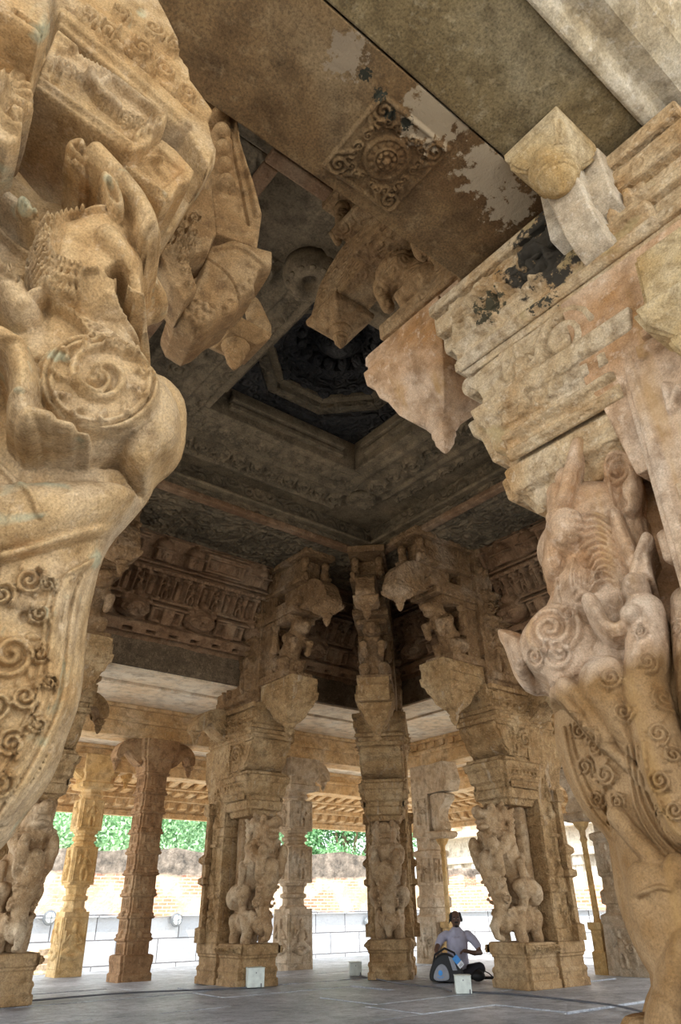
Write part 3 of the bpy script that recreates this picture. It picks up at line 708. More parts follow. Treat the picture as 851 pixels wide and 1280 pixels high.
def side_relief(kind, W, Hh, res=.01):
    R = Relief(0, W, 0, Hh, res)
    if kind == 'shaft':
        R.box(0, W, 0, Hh, 0, .01); m = W/2; z = .03
        R.box(.02, W-.02, 0, .07, .03, .01)
        R.figure(m, .10, .42, .05); R.box(m-.02, m+.02, .1, Hh-.2, .02, .01)
        R.box(m-.15, m+.15, .60, .66, .05, .01); R.box(m-.11, m+.11, .66, .80, .04, .01); R.poly([(m-.15, .80), (m+.15, .80), (m, 1.0)], .06, .03)
        R.box(m-.04, m+.04, 1.0, 1.35, .045, .02); R.box(m-.12, m+.12, 1.35, 1.41, .06, .01); R.box(m-.09, m+.09, 1.41, 1.62, .03, .01); R.figure(m, 1.41, .22, .05); R.ell(m, 1.68, .11, .09, .06); R.ell(m, 1.78, .04, .07, .05)
        R.figure(m, 1.88, .38, .05)
    elif kind == 'fig':
        R.box(0, W, 0, Hh, .03, .02); R.box(.03, W-.03, .03, Hh-.03, -.025, .01, mode='add'); R.figure(W/2, .06, Hh*.8, .06)
    elif kind == 'scroll':
        R.box(0, W, 0, Hh, .025, .015); R.scrolls(.02, W-.02, .02, Hh-.02, .03)
    elif kind == 'mould':
        n = 5
        for k in range(n):
            R.box(0, W, k*Hh/n+.01, k*Hh/n+Hh/n*.55, .03+.02*(k % 2), .015)
        k = .02
        while k < W-.05: R.box(k, k+.05, Hh*.42, Hh*.6, .05, .02); k += .09
        R.scrolls(0, W, Hh*.62, Hh*.98, .02)
    R.rough(.012, 5); return R
def put_sides(R, name, mat, x0, x1, hw, z, parent, sides=(-1, 1)):
    for s in sides:   # faces at local y = +-hw
        if s < 0: R.panel(name, mat, (x0, -hw, z), (1, 0, 0), (0, 0, 1), parent, .02)
        else: R.panel(name, mat, (x1, hw, z), (-1, 0, 0), (0, 0, 1), parent, .02)
def nose_bracket(parent, mat, sgn, z=3.60, x=.1, y0=.38, L=.62, hw=.2, s=1.0):
    """drooping scroll bracket with a bud, reaching sideways"""
    pr = [(0, .52), (.30, .54), (.55, .48), (.72, .34), (.76, .18), (.70, .10), (.60, .12), (.58, .22), (.48, .30), (.36, .22), (.22, .10), (0, 0)]
    pr = smooth_poly([(a*L/.72, b*s) for a, b in pr], 1)
    mb = MB().loft([[(x+h, sgn*(y0+a), z+b) for a, b in pr] for h in (-hw, hw)])
    bud(mb, x, sgn*(y0+.66*L/.72), z-.10*s, .62*s)
    for q in (-hw-.012, hw-.01):
        mb.loft([[(x+q, sgn*(y0+a*.9+.02), z+.05+b*.8) for a, b in pr], [(x+q+.022, sgn*(y0+a*.9+.02), z+.05+b*.8) for a, b in pr]])
    return mb.build('side_bracket', mat, parent, bevel=.012, disp=.012)
def tag_z(pts, z): return pts
def compound_pillar(label, loc, ang, k=1.0, statue=True, mat='hall', mat2='upper', base=True, seed=1, upper=True, cap='hall', sides=(-1, 1), flip=1, sidebr=(-1, 1), cz=0.0):
    """k stretches the reach of everything that juts into the hall (corner pillars reach further on the diagonal)"""
    random.seed(seed); t = thing('yali_pillar', label, 'pillar', loc, ang)
    P = [(0, .59), (.10, .59), (.11, .555), (.17, .56), (.20, .58), (.24, .56), (.25, .53), (.36, .53), (.37, .56), (.40, .56), (.41, .59), (.53, .59), (.55, .57)]
    if base:
        mb = MB(); mb.prof(lambda w: redent(w*.62, w*.66), P, .0, 0); mb.prof(lambda w: redent(w*.62*(1+(k-1)*.3), w*.62), P, .64*k, 0)
        mb.build('pedestal', 'hall_plain' if mat == 'hall' else mat, t, bevel=.012, disp=.02)
        R = side_relief('scroll', .7, .10); put_sides(R, 'pedestal_band', mat, .3*k, .3*k+.7, .372, .42, t, sides)
    # square shaft behind the statue
    mb = MB(); mb.prof(lambda w: redent(w*.8, w, .2, 1), [(.55, .38), (.7, .38), (.72, .34), (1.15, .33), (1.18, .37), (1.26, .37), (1.3, .33), (2.05, .32), (2.08, .37), (2.2, .37), (2.23, .32), (2.95, .31)], 0, 0)
    mb.prof(lambda w: redent(w, w, .2, 1), [(2.5, .33), (2.9, .38), (3.0, .41), (3.5, .43)], 0, 0)
    mb.build('shaft', mat, t, bevel=.01, disp=.015)
    R = side_relief('shaft', .5, 2.35); put_sides(R, 'shaft_relief', mat, -.25, .25, .345, .56, t, sides)
    # slim colonette with shrine on the flank
    for s in sides:
        mb = MB().prof(lambda w: sq(w), [(.55, .09), (.75, .09), (.77, .05), (1.35, .045), (1.38, .10), (1.46, .10), (1.48, .06), (1.66, .06), (1.7, .11), (1.76, .11), (1.82, .05), (2.4, .045), (2.43, .09), (2.6, .09)], -.14, s*.40)
        mb.build('colonette', mat, t, bevel=.006, disp=.01)
    if statue: yali(t, mat, flip=flip)
    # capital block over the beast
    cx = .58*k
    mb = MB(); mb.prof(lambda w: redent(w*1.05, w*.86, .15, 2), [(z+cz, w) for z, w in [(2.34, .30), (2.42, .34), (2.44, .40), (2.56, .42), (2.58, .38), (2.64, .38), (2.68, .44), (2.84, .47), (2.86, .50), (2.95, .52), (2.97, .47), (3.02, .46)]], cx, 0)
    mb.build('capital', cap, t, bevel=.01, disp=.02)
    R = side_relief('mould', .62, .42, .008); put_sides(R, 'capital_band', cap, cx-.31, cx+.31, .385, 2.58+cz, t, sides)
    # S-curved bracket
    sp = smooth_poly([(.0, 3.0+cz), (.5, 3.0+cz), (.78, 3.04+cz), (.98, 3.16+cz*.7), (1.02, 3.30+cz*.4), (1.12, 3.40), (1.16, 3.50), (1.10, 3.56), (0, 3.56)], 2)
    mb = MB().loft([[(a*k, y, z) for a, z in sp] for y in (-.36, .36)])
    for q in (.1, .2, .3):
        sq_ = smooth_poly([(.4, 3.02), (.80, 3.08-.0*q), (1.0-.2*q, 3.2+.1*q), (1.0, 3.36), (1.14-.3*q, 3.47), (1.0-.2*q, 3.5), (.4, 3.5)], 2)
        mb.loft([[(a*k, y, z) for a, z in sq_] for y in (-.36-.12*(.3-q)-.01, .36+.12*(.3-q)+.01)])
    mb.build('scroll_bracket', cap, t, bevel=.012, disp=.02)
    R = Relief(0, .6, 0, .46, .008); R.spiral(.38, .26, .17, 2, .03, .05, 0, 1); R.figure(.13, .04, .36, .05); R.rough(.01, 5)
    put_sides(R, 'scroll_relief', cap, .25*k, .25*k+.6, .385, 3.05, t, sides)
    # block that carries the beams
    bp = [(-.35, 3.50), (1.05, 3.50), (1.12, 3.56), (1.14, 3.62), (1.08, 3.64), (1.10, 3.74), (1.2, 3.78), (1.2, 3.9), (1.26, 3.95), (1.26, 4.10), (-.35, 4.10)]
    mb = MB().loft([[(a*k, y, z) for a, z in bp] for y in (-.40, .40)])
    for z0, z1, w in ((3.55, 3.62, .43), (3.70, 3.76, .45), (3.86, 3.98, .47), (4.02, 4.10, .49)):
        mb.box(-.35*k, (1.12+.2*(z0-3.5))*k, -w, w, z0, z1)
    mb.build('beam_block', cap, t, bevel=.012, disp=.025)
    R = side_relief('mould', 1.2, .5, .01); R.scrolls(.1, 1.1, .12, .4, .04, .13); put_sides(R, 'block_relief', cap, -.1*k, -.1*k+1.2, .425, 3.55, t, sides)
    for s in sidebr: nose_bracket(t, mat, s)
    if upper:
        # long arm with the inverted bell and bud hanging at its end
        e = 1.62*k
        mb = MB(); mb.loft([[(a*k, y, z) for a, z in [(.6, 3.95), (1.25, 3.95), (1.3, 4.02), (1.95, 4.06), (2.0, 4.14), (2.0, 4.3), (2.05, 4.34), (2.05, 4.42), (.6, 4.42)]] for y in (-.27, .27)])
        mb.prof(lambda w: redent(w*.86, w*.78, .14, 1), [(3.68, .09), (3.72, .16), (3.80, .24), (3.94, .31), (3.97, .35), (4.06, .38), (4.08, .42), (4.2, .44), (4.22, .41), (4.36, .41)], e, 0)
        mb.build('corbel', mat, t, bevel=.012, disp=.02)
        b = bud(MB(), e, 0, 3.46, .8); b.build('lotus_bud', mat, t, smooth=False, bevel=.005)
        # upper mass
        mb = MB(); mb.box(-.35*k, 1.1*k, -.33, .33, 4.1, 6.6); 
        for a, b_, z0, z1, w in ((1.0, 1.85, 4.42, 4.55, .31), (1.0, 1.95, 5.42, 5.52, .28), (1.0, 2.1, 5.52, 5.64, .32), (1.0, 2.2, 5.64, 5.78, .29), (1.0, 2.35, 6.02, 6.1, .32), (1.0, 2.2, 6.1, 6.5, .22), (1.0, 2.5, 6.5, 6.62, .33)):
            mb.box(a*k, b_*k, -w, w, z0, z1)
        mb.box(1.0*k, 1.4*k, -.24, .24, 4.4, 6.6)
        mb.build('upper_block', mat2, t, bevel=.015, disp=.03)
        R = Relief(0, 1.3, 0, 2.4, .013)
        R.box(0, 1.3, .02, .16, .08, .02); R.figure(.3, .2, .8, .10); R.figure(.95, .2, .8, .10); R.box(0, 1.3, 1.05, 1.15, .12, .03); R.scrolls(.05, 1.25, 1.17, 1.45, .07); R.box(0, 1.3, 1.5, 1.6, .12, .03)
        for q in range(4): R.figure(.2+q*.3, 1.64, .52, .09, sit=q % 2 == 1)
        R.box(0, 1.3, 2.25, 2.4, .09, .02); R.rough(.03, 3)
        put_sides(R, 'figure_relief', mat2, -.25*k, -.25*k+1.3, .325, 4.2, t, sides)
        # upper rearing beast leaning out over the hall
        mb = MB()
        mb.tube([(1.45*k, 0, 4.6), (1.55*k, 0, 4.85), (1.68*k, 0, 5.08), (1.8*k, 0, 5.25)], [.19, .18, .18, .16])
        mb.ell((1.90*k, 0, 5.34), (.21, .18, .15)); mb.ell((2.06*k, 0, 5.34), (.12, .11, .08)); mb.ell((2.0*k, 0, 5.22), (.12, .09, .05))
        for y in (-.15, .15):
            mb.tube([(1.45*k, y, 4.75), (1.68*k, y*1.2, 4.74), (1.62*k, y, 4.55)], [.15, .11, .08]); mb.tube([(1.72*k, y, 5.15), (1.95*k, y*1.1, 5.05), (1.90*k, y, 4.88)], [.11, .08, .06])
            mb.ell((1.95*k, y*.6, 5.43), (.06, .05, .06)); mb.tube([(1.86*k, y*.7, 5.44), (1.75*k, y, 5.56)], [.06, .04])
            mb.tube([(1.42*k, y*1.5, 5.0), (1.46*k, y*1.6, 5.25)], [.09, .08]); mb.ell((1.47*k, y*1.6, 5.40), (.08, .08, .09))
        mb.build('upper_beast', mat2, t, remesh=.02, disp=.03)
        # upper hood bracket with bud
        e2 = 2.66*k
        hp = smooth_poly([(1.6, 5.8), (2.1, 5.58), (2.4, 5.5), (2.86, 5.44), (2.9, 5.52), (2.84, 5.66), (2.78, 5.84), (2.55, 6.02), (2.2, 6.1), (1.6, 6.1)], 1)
        mb = MB().loft([[(a*k, y, z) for a, z in hp] for y in (-.16, .16)])
        mb.prof(lambda w: redent(w, w, .14, 1), [(5.33, .10), (5.38, .17), (5.42, .21), (5.48, .22), (5.50, .18), (5.58, .17)], e2, 0)
        mb.build('hood_bracket', mat2, t, bevel=.012, disp=.02)
        bud(MB(), e2, 0, 5.12, .7).build('lotus_bud', mat2, t, bevel=.005)
        mb = MB()
        for y in (-.22, .22):
            mb.tube([(2.3*k, y, 6.12), (2.32*k, y, 6.28)], [.09, .08]); mb.ell((2.33*k, y, 6.40), (.08, .08, .10)); mb.tube([(2.3*k, y, 6.14), (2.42*k, y*1.2, 6.12), (2.4*k, y, 6.04)], [.07, .05, .04])
        mb.build('crouching_figures', mat2, t, remesh=.02, disp=.02)
    return t
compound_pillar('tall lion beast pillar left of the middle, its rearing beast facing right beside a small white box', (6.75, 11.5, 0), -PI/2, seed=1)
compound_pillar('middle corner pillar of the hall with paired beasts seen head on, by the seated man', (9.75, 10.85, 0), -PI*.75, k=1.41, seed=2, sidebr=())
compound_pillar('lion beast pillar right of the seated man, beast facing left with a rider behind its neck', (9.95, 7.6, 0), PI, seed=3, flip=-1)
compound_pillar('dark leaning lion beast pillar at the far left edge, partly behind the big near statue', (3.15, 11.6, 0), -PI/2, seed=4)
# ================================================================== SLIM OUTER PILLARS
def block_pillar(label, loc, w, mat, seed, ztop=3.42, br=.5):
    """square blocks with figures, pinched eight-sided necks between them"""
    random.seed(seed); t = thing('figure_pillar', label, 'pillar', loc, 0)
    mb = MB()
    mb.prof(sq, [(-.04, w*1.06), (1.02, w)])
    z = 1.02
    for blk in ((1.48, 2.16), (2.46, 3.06)):
        mb.prof(lambda q: octo(q), [(z-.02, w*.95), (z+.03, w*.95), (z+.06, w*.78), ((z+blk[0])/2-.05, w*.74), ((z+blk[0])/2-.03, w*.92), ((z+blk[0])/2+.03, w*.92), ((z+blk[0])/2+.05, w*.74), (blk[0]-.06, w*.8), (blk[0]-.04, w*.95), (blk[0]+.02, w*.95)])
        mb.prof(sq, [(blk[0], w), (blk[1], w*.98)]); z = blk[1]
    mb.prof(octo, [(3.04, w*.9), (3.10, w*.8), (3.14, w*1.0), (3.2, w*.85), (3.26, w*.9)])
    mb.build('shaft', mat, t, bevel=.008, disp=.008)
    MB().prof(sq, [(3.24, w*.95), (3.27, w*1.35), (3.36, w*1.4), (3.38, w*1.15), (ztop+.02, w*1.15)]).build('abacus', mat, t, bevel=.01)
    for (z0, h) in ((.08, .85), (1.52, .62), (2.50, .54)):
        for f in range(2):
            R = Relief(0, w*1.8, 0, h, .007); R.box(0, w*1.8, 0, h, .015, .02)
            R.box(.03, w*1.8-.03, .03, h-.03, -.012, .01, mode='add'); R.figure(w*.9, .05, h*.78, .05, sit=h > .8); R.rough(.006, 6)
            if f == 0: R.panel('figure_panel', mat, (-w*.9, -w*1.03, z0), (1, 0, 0), (0, 0, 1), t, .03)
            else: R.panel('figure_panel', mat, (-w*1.03, w*.9, z0), (0, -1, 0), (0, 0, 1), t, .03)
    mb = MB().prof(lambda q: redent(q, q, .15, 1), [(ztop, w*1.1), (ztop+.12, w*1.2), (ztop+.14, w*1.3), (ztop+.3, w*1.35), (ztop+.5, w*1.4)])
    mb.build('bracket_block', mat, t, bevel=.01)
    for s in (-1, 1):
        b = nose_bracket(t, mat, s, z=ztop, x=0, y0=w*1.1, L=br, hw=w*.7, s=.92); b.rotation_euler = (0, 0, PI/2)
    return t
def tier_pillar(label, loc, w, mat, seed, ztop=3.42):
    """stacked shrine-like tiers with redented corners"""
    random.seed(seed); t = thing('tiered_pillar', label, 'pillar', loc, 0)
    pr = [(-.04, w*1.2), (.08, w*1.2), (.1, w*1.1), (.22, w*1.16), (.26, w*1.2), (.34, w*1.2), (.36, w*1.05)]; z = .36; i = 0
    while z < 3.2:
        h = .30 if i % 2 else .38
        pr += [(z, w*.90), (z+h*.5, w*.90), (z+h*.52, w*1.02), (z+h*.62, w*1.08), (z+h*.66, w*.98), (z+h*.78, w*1.0), (z+h*.84, w*.90), (z+h*.98, w*.90)]; z += h; i += 1
    pr += [(3.3, w*.95), (ztop+.02, w*1.1)]
    MB().prof(lambda q: redent(q, q, .17, 2), pr).build('shaft', mat, t, bevel=.006, disp=.008)
    for f in range(2):
        W_ = w*1.1; R = Relief(0, W_, 0, 2.9, .008); z = .02; i = 0
        while z < 2.75:
            h = .30 if i % 2 else .38
            R.box(.02, W_-.02, z, z+h*.45, .02, .01)
            for q in range(3): R.box(W_*(.12+q*.3), W_*(.28+q*.3), z+.02, z+h*.4, -.03, .01, mode='add')
            R.ell(W_/2, z+h*.75, W_*.2, h*.2, .05); R.box(0, W_, z+h*.52, z+h*.62, .05, .01); z += h; i += 1
        if f == 0: R.panel('tier_relief', mat, (-W_/2, -w*.91, .34), (1, 0, 0), (0, 0, 1), t, .02)
        else: R.panel('tier_relief', mat, (-w*.91, W_/2, .34), (0, -1, 0), (0, 0, 1), t, .02)
    mb = MB().prof(lambda q: redent(q, q, .15, 2), [(ztop, w*1.1), (ztop+.1, w*1.15), (ztop+.14, w*1.35), (ztop+.3, w*1.4), (ztop+.32, w*1.5), (ztop+.5, w*1.5)])
    mb.build('bracket_block', mat, t, bevel=.008)
    for s in (-1, 1):
        b = nose_bracket(t, mat, s, z=ztop, x=0, y0=w*1.15, L=.52, hw=w*.6, s=.95); b.rotation_euler = (0, 0, PI/2)
    return t
def colonette_pillar(label, loc, w, mat, seed, cd=(-1, 0)):
    """broad pier with figures plus one detached slim column and an S-shaped bracket"""
    random.seed(seed); t = thing('colonnette_pillar', label, 'pillar', loc, 0)
    mb = MB(); mb.prof(lambda q: redent(q, q, .12, 1), [(-.04, w*1.25), (.7, w*1.15), (.74, w*1.2), (.84, w*1.2), (.88, w*.95), (1.0, w*.9), (1.02, w*1.05), (1.2, w*1.05), (1.24, w*.9), (1.42, w*.88), (1.45, w*1.0), (2.0, w*.98), (2.03, w*1.1), (2.12, w*1.1), (2.15, w*.85), (2.4, w*.85), (2.42, w*1.1), (2.6, w*1.0), (3.95, w*1.0)])
    mb.build('shaft', mat, t, bevel=.008, disp=.01)
    for (z0, h) in ((.06, .62), (1.47, .5), (2.62, .6)):
        for f in range(2):
            R = Relief(0, w*1.5, 0, h, .008); R.box(.01, w*1.5-.01, .01, h-.01, .02, .02); R.figure(w*.6, .04, h*.8, .06); R.spiral(w*1.25, h*.5, .09, 1.6, .02, .04); R.rough(.006, 6)
            k = 1.18 if z0 < .2 else 1.0
            if f == 0: R.panel('figure_panel', mat, (-w*.75, -w*k, z0), (1, 0, 0), (0, 0, 1), t, .03)
            else: R.panel('figure_panel', mat, (-w*k, w*.75, z0), (0, -1, 0), (0, 0, 1), t, .03)
    cx, cy = cd[0]*w*1.9, cd[1]*w*1.9
    mb = MB().prof(lambda q: redent(q, q, .15, 1), [(-.04, .13), (.3, .13), (.32, .10), (.62, .10), (.64, .13), (.74, .13)], cx, cy)
    mb.lathe([(.74, .07), (.8, .055), (2.0, .05), (2.05, .07), (2.1, .05), (2.2, .06), (2.26, .11), (2.3, .13), (2.36, .16)], cx, cy, 12)
    mb.build('slim_column', 'ochre', t, bevel=.005)
    MB().prof(lambda q: redent(q, q, .15, 1), [(2.34, .17), (2.38, .24), (2.46, .26), (2.5, .22)], cx, cy).build('abacus', mat, t, bevel=.008)
    sp = smooth_poly([(-.12, 2.48), (.20, 2.48), (.22, 2.6), (.12, 2.72), (.14, 2.9), (.30, 3.05), (.44, 3.12), (.46, 3.28), (-.3, 3.30), (-.3, 3.0), (-.2, 2.7)], 2)
    dx, dy = cd
    mb = MB().loft([[(cx+dx*a-dy*b, cy+dy*a+dx*b, z) for a, z in sp] for b in (-.13, .13)])
    mb.loft([[(cx+dx*a-dy*b, cy+dy*a+dx*b, z) for a, z in [(-.4, 3.3), (.5, 3.3), (.62, 3.5), (.5, 3.93), (-.4, 3.93)]] for b in (-.2, .2)])
    mb.build('scroll_bracket', mat, t, bevel=.012)
    return t
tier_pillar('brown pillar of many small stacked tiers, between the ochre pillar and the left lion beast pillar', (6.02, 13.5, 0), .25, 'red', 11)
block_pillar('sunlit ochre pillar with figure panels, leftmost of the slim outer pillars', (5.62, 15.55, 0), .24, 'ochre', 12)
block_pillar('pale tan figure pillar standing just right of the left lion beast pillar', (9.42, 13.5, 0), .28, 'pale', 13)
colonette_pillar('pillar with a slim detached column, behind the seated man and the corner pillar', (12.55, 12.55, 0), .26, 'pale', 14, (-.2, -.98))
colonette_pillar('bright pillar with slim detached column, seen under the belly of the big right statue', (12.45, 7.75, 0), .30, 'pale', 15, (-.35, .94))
# ================================================================== THE TWO GREAT NEAR PILLARS
class PX:
    """traces on a real plane standing in the hall; picture points are turned into plane coordinates"""
    def __init__(s, P, n, off=0.0):
        s.off = off; s.P = Vector(P); s.n = Vector(n).normalized(); s.A = Vector((0, 0, 1)).cross(s.n).normalized(); s.B = s.n.cross(s.A).normalized()
    def uv(s, x, y):
        q = on_plane(x, y, s.P+s.n*s.off, s.n)-s.P; return (q.dot(s.A), q.dot(s.B))
    def L(s, pts): return [s.uv(*p) for p in pts]
    def sc(s, x, y):
        a = s.uv(x, y); b = s.uv(x+1, y); c = s.uv(x, y+1); return .5*(math.hypot(a[0]-b[0], a[1]-b[1])+math.hypot(a[0]-c[0], a[1]-c[1]))
    def begin(s, outline, res, sm=1):
        o = smooth_poly(outline, sm) if sm else outline; s.out = s.L(o)
        us = [p[0] for p in s.out]; vs = [p[1] for p in s.out]; s.R = Relief(min(us)-.02, max(us)+.02, min(vs)-.02, max(vs)+.02, res); return s
    def ell(s, x, y, rx, ry, h, ang=0, base=0, mode='max', p=.5):
        k = s.sc(x, y); s.R.ell(*s.uv(x, y), rx*k, ry*k, h, -ang, base, mode, p)
    def ring(s, x, y, r, w, h): k = s.sc(x, y); s.R.ring(*s.uv(x, y), r*k, w*k, h)
    def line(s, pts, w, h, mode='add'): h *= 1.5; k = s.sc(*pts[len(pts)//2]); s.R.line(s.L(smooth_poly(pts, 2, False) if len(pts) > 2 else pts), w*k, h, mode)
    def limb(s, pts, w, h, base=0): k = s.sc(*pts[len(pts)//2]); s.R.limb(s.L(smooth_poly(pts, 2, False) if len(pts) > 2 else pts), w*k, h, base)
    def poly(s, pts, h, e, base=0, mode='max', sm=2): k = s.sc(*pts[0]); s.R.poly(s.L(smooth_poly(pts, sm) if sm else pts), h, e*k, base, mode)
    def spiral(s, x, y, r, t, w, h, a0=0, d=1): h *= 1.35; k = s.sc(x, y); s.R.spiral(*s.uv(x, y), r*k, t, w*k, h, a0, d)
    def curl(s, x, y, r, h=.012, d=1, a=0):
        s.spiral(x, y, r, 1.8, r*.16, h, a, d)
        for q in range(4):
            b = a+q*1.5; s.ell(x+r*1.05*math.cos(b), y+r*1.05*math.sin(b), r*.32, r*.15, h*.8, b+.7, mode='add')
    def end(s, name, mat, thick, edge, parent, back=.6, power=2.0, rough=.008, sc=6):
        s.R.rough(rough, sc); return s.R.solid(name, mat, s.P, s.A, s.B, s.out, thick, edge, parent, back, power)
def near_left():
    t = thing('horned_beast_pillar', 'huge near carved beast with rolled horn, collar of scales and round medallion, filling the left side', 'pillar')
    c = 18; n = Vector((-.30, -.93, 0)).normalized()*math.cos(math.radians(12))-Vector((0, 0, math.sin(math.radians(12))))
    g = PX((.30, 1.62, 2.2), n)
    out = [(-150, 150), (-40, 175), (0, 188), (25, 204), (50, 236), (66, 252), (88, 244), (92, 222), (82, 200), (81, 180), (90, 171), (102, 172), (110, 182), (110, 195), (123, 196), (142, 208), (162, 222), (184, 245), (193, 266), (195, 296), (197, 312), (194, 328), (206, 348), (215, 366), (211, 379), (188, 385), (181, 399), (178, 415), (190, 446), (196, 459), (214, 466), (234, 487), (239, 512), (235, 555), (222, 577), (198, 595), (190, 614), (166, 643), (142, 668), (127, 697), (117, 738), (109, 779), (107, 820), (103, 861), (95, 894), (82, 925), (76, 950), (58, 988), (30, 1024), (5, 1062), (-40, 1100), (-150, 1130)]
    g.off = .08; g.begin(out, .0042); g.off = .25
    # lower banded cloth / tail panel with scrollwork
    for off, w, h in ((9, 4, .010), (20, 6, .016), (33, 4, .012), (44, 7, .018), (57, 4, .010)):
        g.line([(186-off*.6, 622+off*.8), (150-off*.8, 655+off*.7), (127-off, 697+off*.3), (113-off, 750), (107-off, 820), (100-off, 880-off*.2), (82-off, 925-off*.3), (50-off*.9, 985-off*.4), (5-off*.8, 1045-off*.4)], w, h)
    g.line([(-20, 690), (40, 676), (74, 664), (123, 647), (165, 627), (190, 606)], 7, .03)
    for (x, y, r, d) in ((10, 812, 34, 1), (34, 716, 20, -1), (-2, 735, 18, 1), (48, 760, 15, 1), (28, 868, 20, -1), (46, 905, 14, 1), (10, 930, 20, 1), (48, 812, 13, -1), (-10, 880, 22, 1), (58, 722, 12, 1), (-5, 985, 20, -1), (60, 850, 12, 1)):
        g.curl(x, y, r, .020, d, r)
    g.ell(27, 762, 8, 8, -.02, mode='add')
    # belly and haunch
    g.poly([(-60, 585), (20, 590), (90, 585), (150, 585), (190, 596), (180, 625), (120, 648), (60, 668), (-60, 690)], .07, 40)
    g.line([(-10, 560), (20, 590), (38, 610), (50, 640)], 5, .010)
    # big lobe (paw) at right
    g.poly([(150, 500), (190, 455), (215, 466), (238, 500), (236, 556), (220, 580), (196, 594), (165, 578), (150, 555)], .12, 34)
    g.line([(130, 562), (155, 562), (170, 580), (190, 594)], 5, -.03)
    # chest
    g.poly([(50, 370), (150, 380), (180, 420), (196, 462), (190, 540), (120, 570), (30, 560), (-20, 420)], .12, 45)
    # round medallion
    g.ell(124, 487, 72, 60, .035, .12, .12, 'max', .25)
    for r in (1.0, .86): 
        pts = [(124+70*r*math.cos(a*PI/18), 487+58*r*math.sin(a*PI/18)) for a in range(37)]; g.line(pts, 3.5, .012)
    g.spiral(128, 484, 44, 1.5, 5, .020, .9, 1); g.spiral(120, 488, 20, 1.3, 4, .018, 3.4, 1)
    for k in range(11):      # leaf tongues whirling round the medallion
        a = k*2*PI/11+.3; x, y = 124+50*math.cos(a), 486+41*math.sin(a)
        g.line([(x, y), (x+9*math.cos(a+1.3), y+8*math.sin(a+1.3)), (x+13*math.cos(a+.6), y+11*math.sin(a+.6))], 3.4, .012); g.ell(x-4*math.cos(a), y-4*math.sin(a), 5, 3, .014, a, mode='add')
    # rider's arm and leg with boot
    g.limb([(-30, 345), (10, 372), (30, 398)], 26, .17, .02)
    g.poly([(20, 420), (38, 390), (75, 385), (92, 400), (60, 430), (30, 440)], .06, 16, .04)
    g.limb([(-20, 440), (22, 455), (34, 490), (30, 535)], 22, .24, .0); g.line([(8, 520), (30, 524), (54, 516)], 4, .014); g.line([(8, 460), (30, 462), (48, 452)], 4, .012)
    g.limb([(34, 540), (62, 548)], 18, .25, .0); g.limb([(55, 548), (88, 556)], 13, .23, .0); g.limb([(80, 555), (108, 560)], 8, .19, .0); g.limb([(30, 520), (38, 548)], 21, .25, .0)
    # neck: beaded bands and a garland
    for q in range(5):
        g.line([(45+q*7, 384-q*2), (80+q*6, 398+q*7), (120+q*8, 412+q*9), (170+q*4, 440+q*8)], 2.6, .012)
    for q in range(16):
        a = q/15; g.ell(60+a*110, 372+a*50+8*math.sin(a*6), 4.5, 4, .014, mode='add')
    g.limb([(42, 386), (70, 374), (98, 374), (130, 388), (152, 384), (162, 366)], 7, .05, .13)
    g.off = .34
    # head volumes
    g.poly([(40, 250), (96, 240), (120, 205), (160, 228), (192, 268), (190, 300), (205, 350), (212, 372), (180, 386), (140, 390), (110, 396), (50, 380), (20, 315)], .20, 60, 0)
    g.ell(107, 298, 42, 42, .05, 0, .14, 'max', .5)
    g.limb([(135, 300), (165, 325), (196, 362)], 24, .14, .10); g.ell(204, 362, 12, 12, .05, 0, .17)
    g.ell(186, 308, 13, 13, .06, 0, .26); g.ell(189, 308, 8, 8, .035, 0, .30); g.ring(186, 308, 15, 3, .012)
    g.limb([(120, 200), (150, 232), (180, 262), (186, 290)], 17, .10, .15)
    g.poly([(122, 225), (140, 232), (155, 258), (155, 280), (140, 276), (126, 250)], .05, 7, .20, sm=2); g.poly([(130, 238), (140, 242), (149, 262), (149, 272), (140, 268), (132, 252)], -.035, 6, 0, 'add')
    g.line([(140, 340), (148, 334), (156, 345), (150, 356), (160, 364)], 7, -.08); g.line([(156, 366), (170, 374), (196, 378)], 5, -.05); g.line([(158, 352), (180, 366), (206, 370)], 3, .014)
    # rolled horn
    g.limb([(122, 200), (102, 208), (90, 196)], 11, .09, .13); g.limb([(90, 196), (86, 184), (94, 177), (103, 181), (102, 190)], 7, .08, .15)
    for q in range(7): g.line([(84+q*4, 196+q*2), (92+q*4, 204+q*2)], 1.3, -.012)
    # collar of scales round the cheek
    for rr, m in ((72, 26), (62, 24), (52, 20)):
        for q in range(m):
            a = math.radians(95+q*(175/m)); x = 107+rr*math.cos(a)*.98; y = 300-rr*math.sin(a)*.92
            g.ell(x, y, 6.6, 4.0, .034, -a, 0, 'add') 
    pts = [(107+45*math.cos(math.radians(a)), 300-43*math.sin(math.radians(a))) for a in range(60, 290, 12)]; g.line(pts, 3, .016)
    pts = [(107+79*math.cos(math.radians(a)), 300-71*math.sin(math.radians(a))) for a in range(110, 262, 10)]; g.line(pts, 3, .02)
    # crest ornament behind the head
    g.limb([(-60, 190), (-5, 205), (20, 222), (36, 244), (58, 258), (80, 254)], 11, .06, .05); g.spiral(30, 238, 12, 1.5, 4, .03, 0, 1); g.line([(-20, 215), (0, 240), (30, 262), (60, 268)], 5, .02)
    for q in range(9): g.ell(-8+q*5, 262+q*1.6, 2.4, 2.2, .012, mode='add')
    for (x, y, r) in ((12, 300, 16), (-6, 330, 16), (20, 340, 12)): g.curl(x, y, r, .02, 1, x)
    o = g.end('beast_statue', 'near_l', .15, .12, t, rough=.012, sc=5)
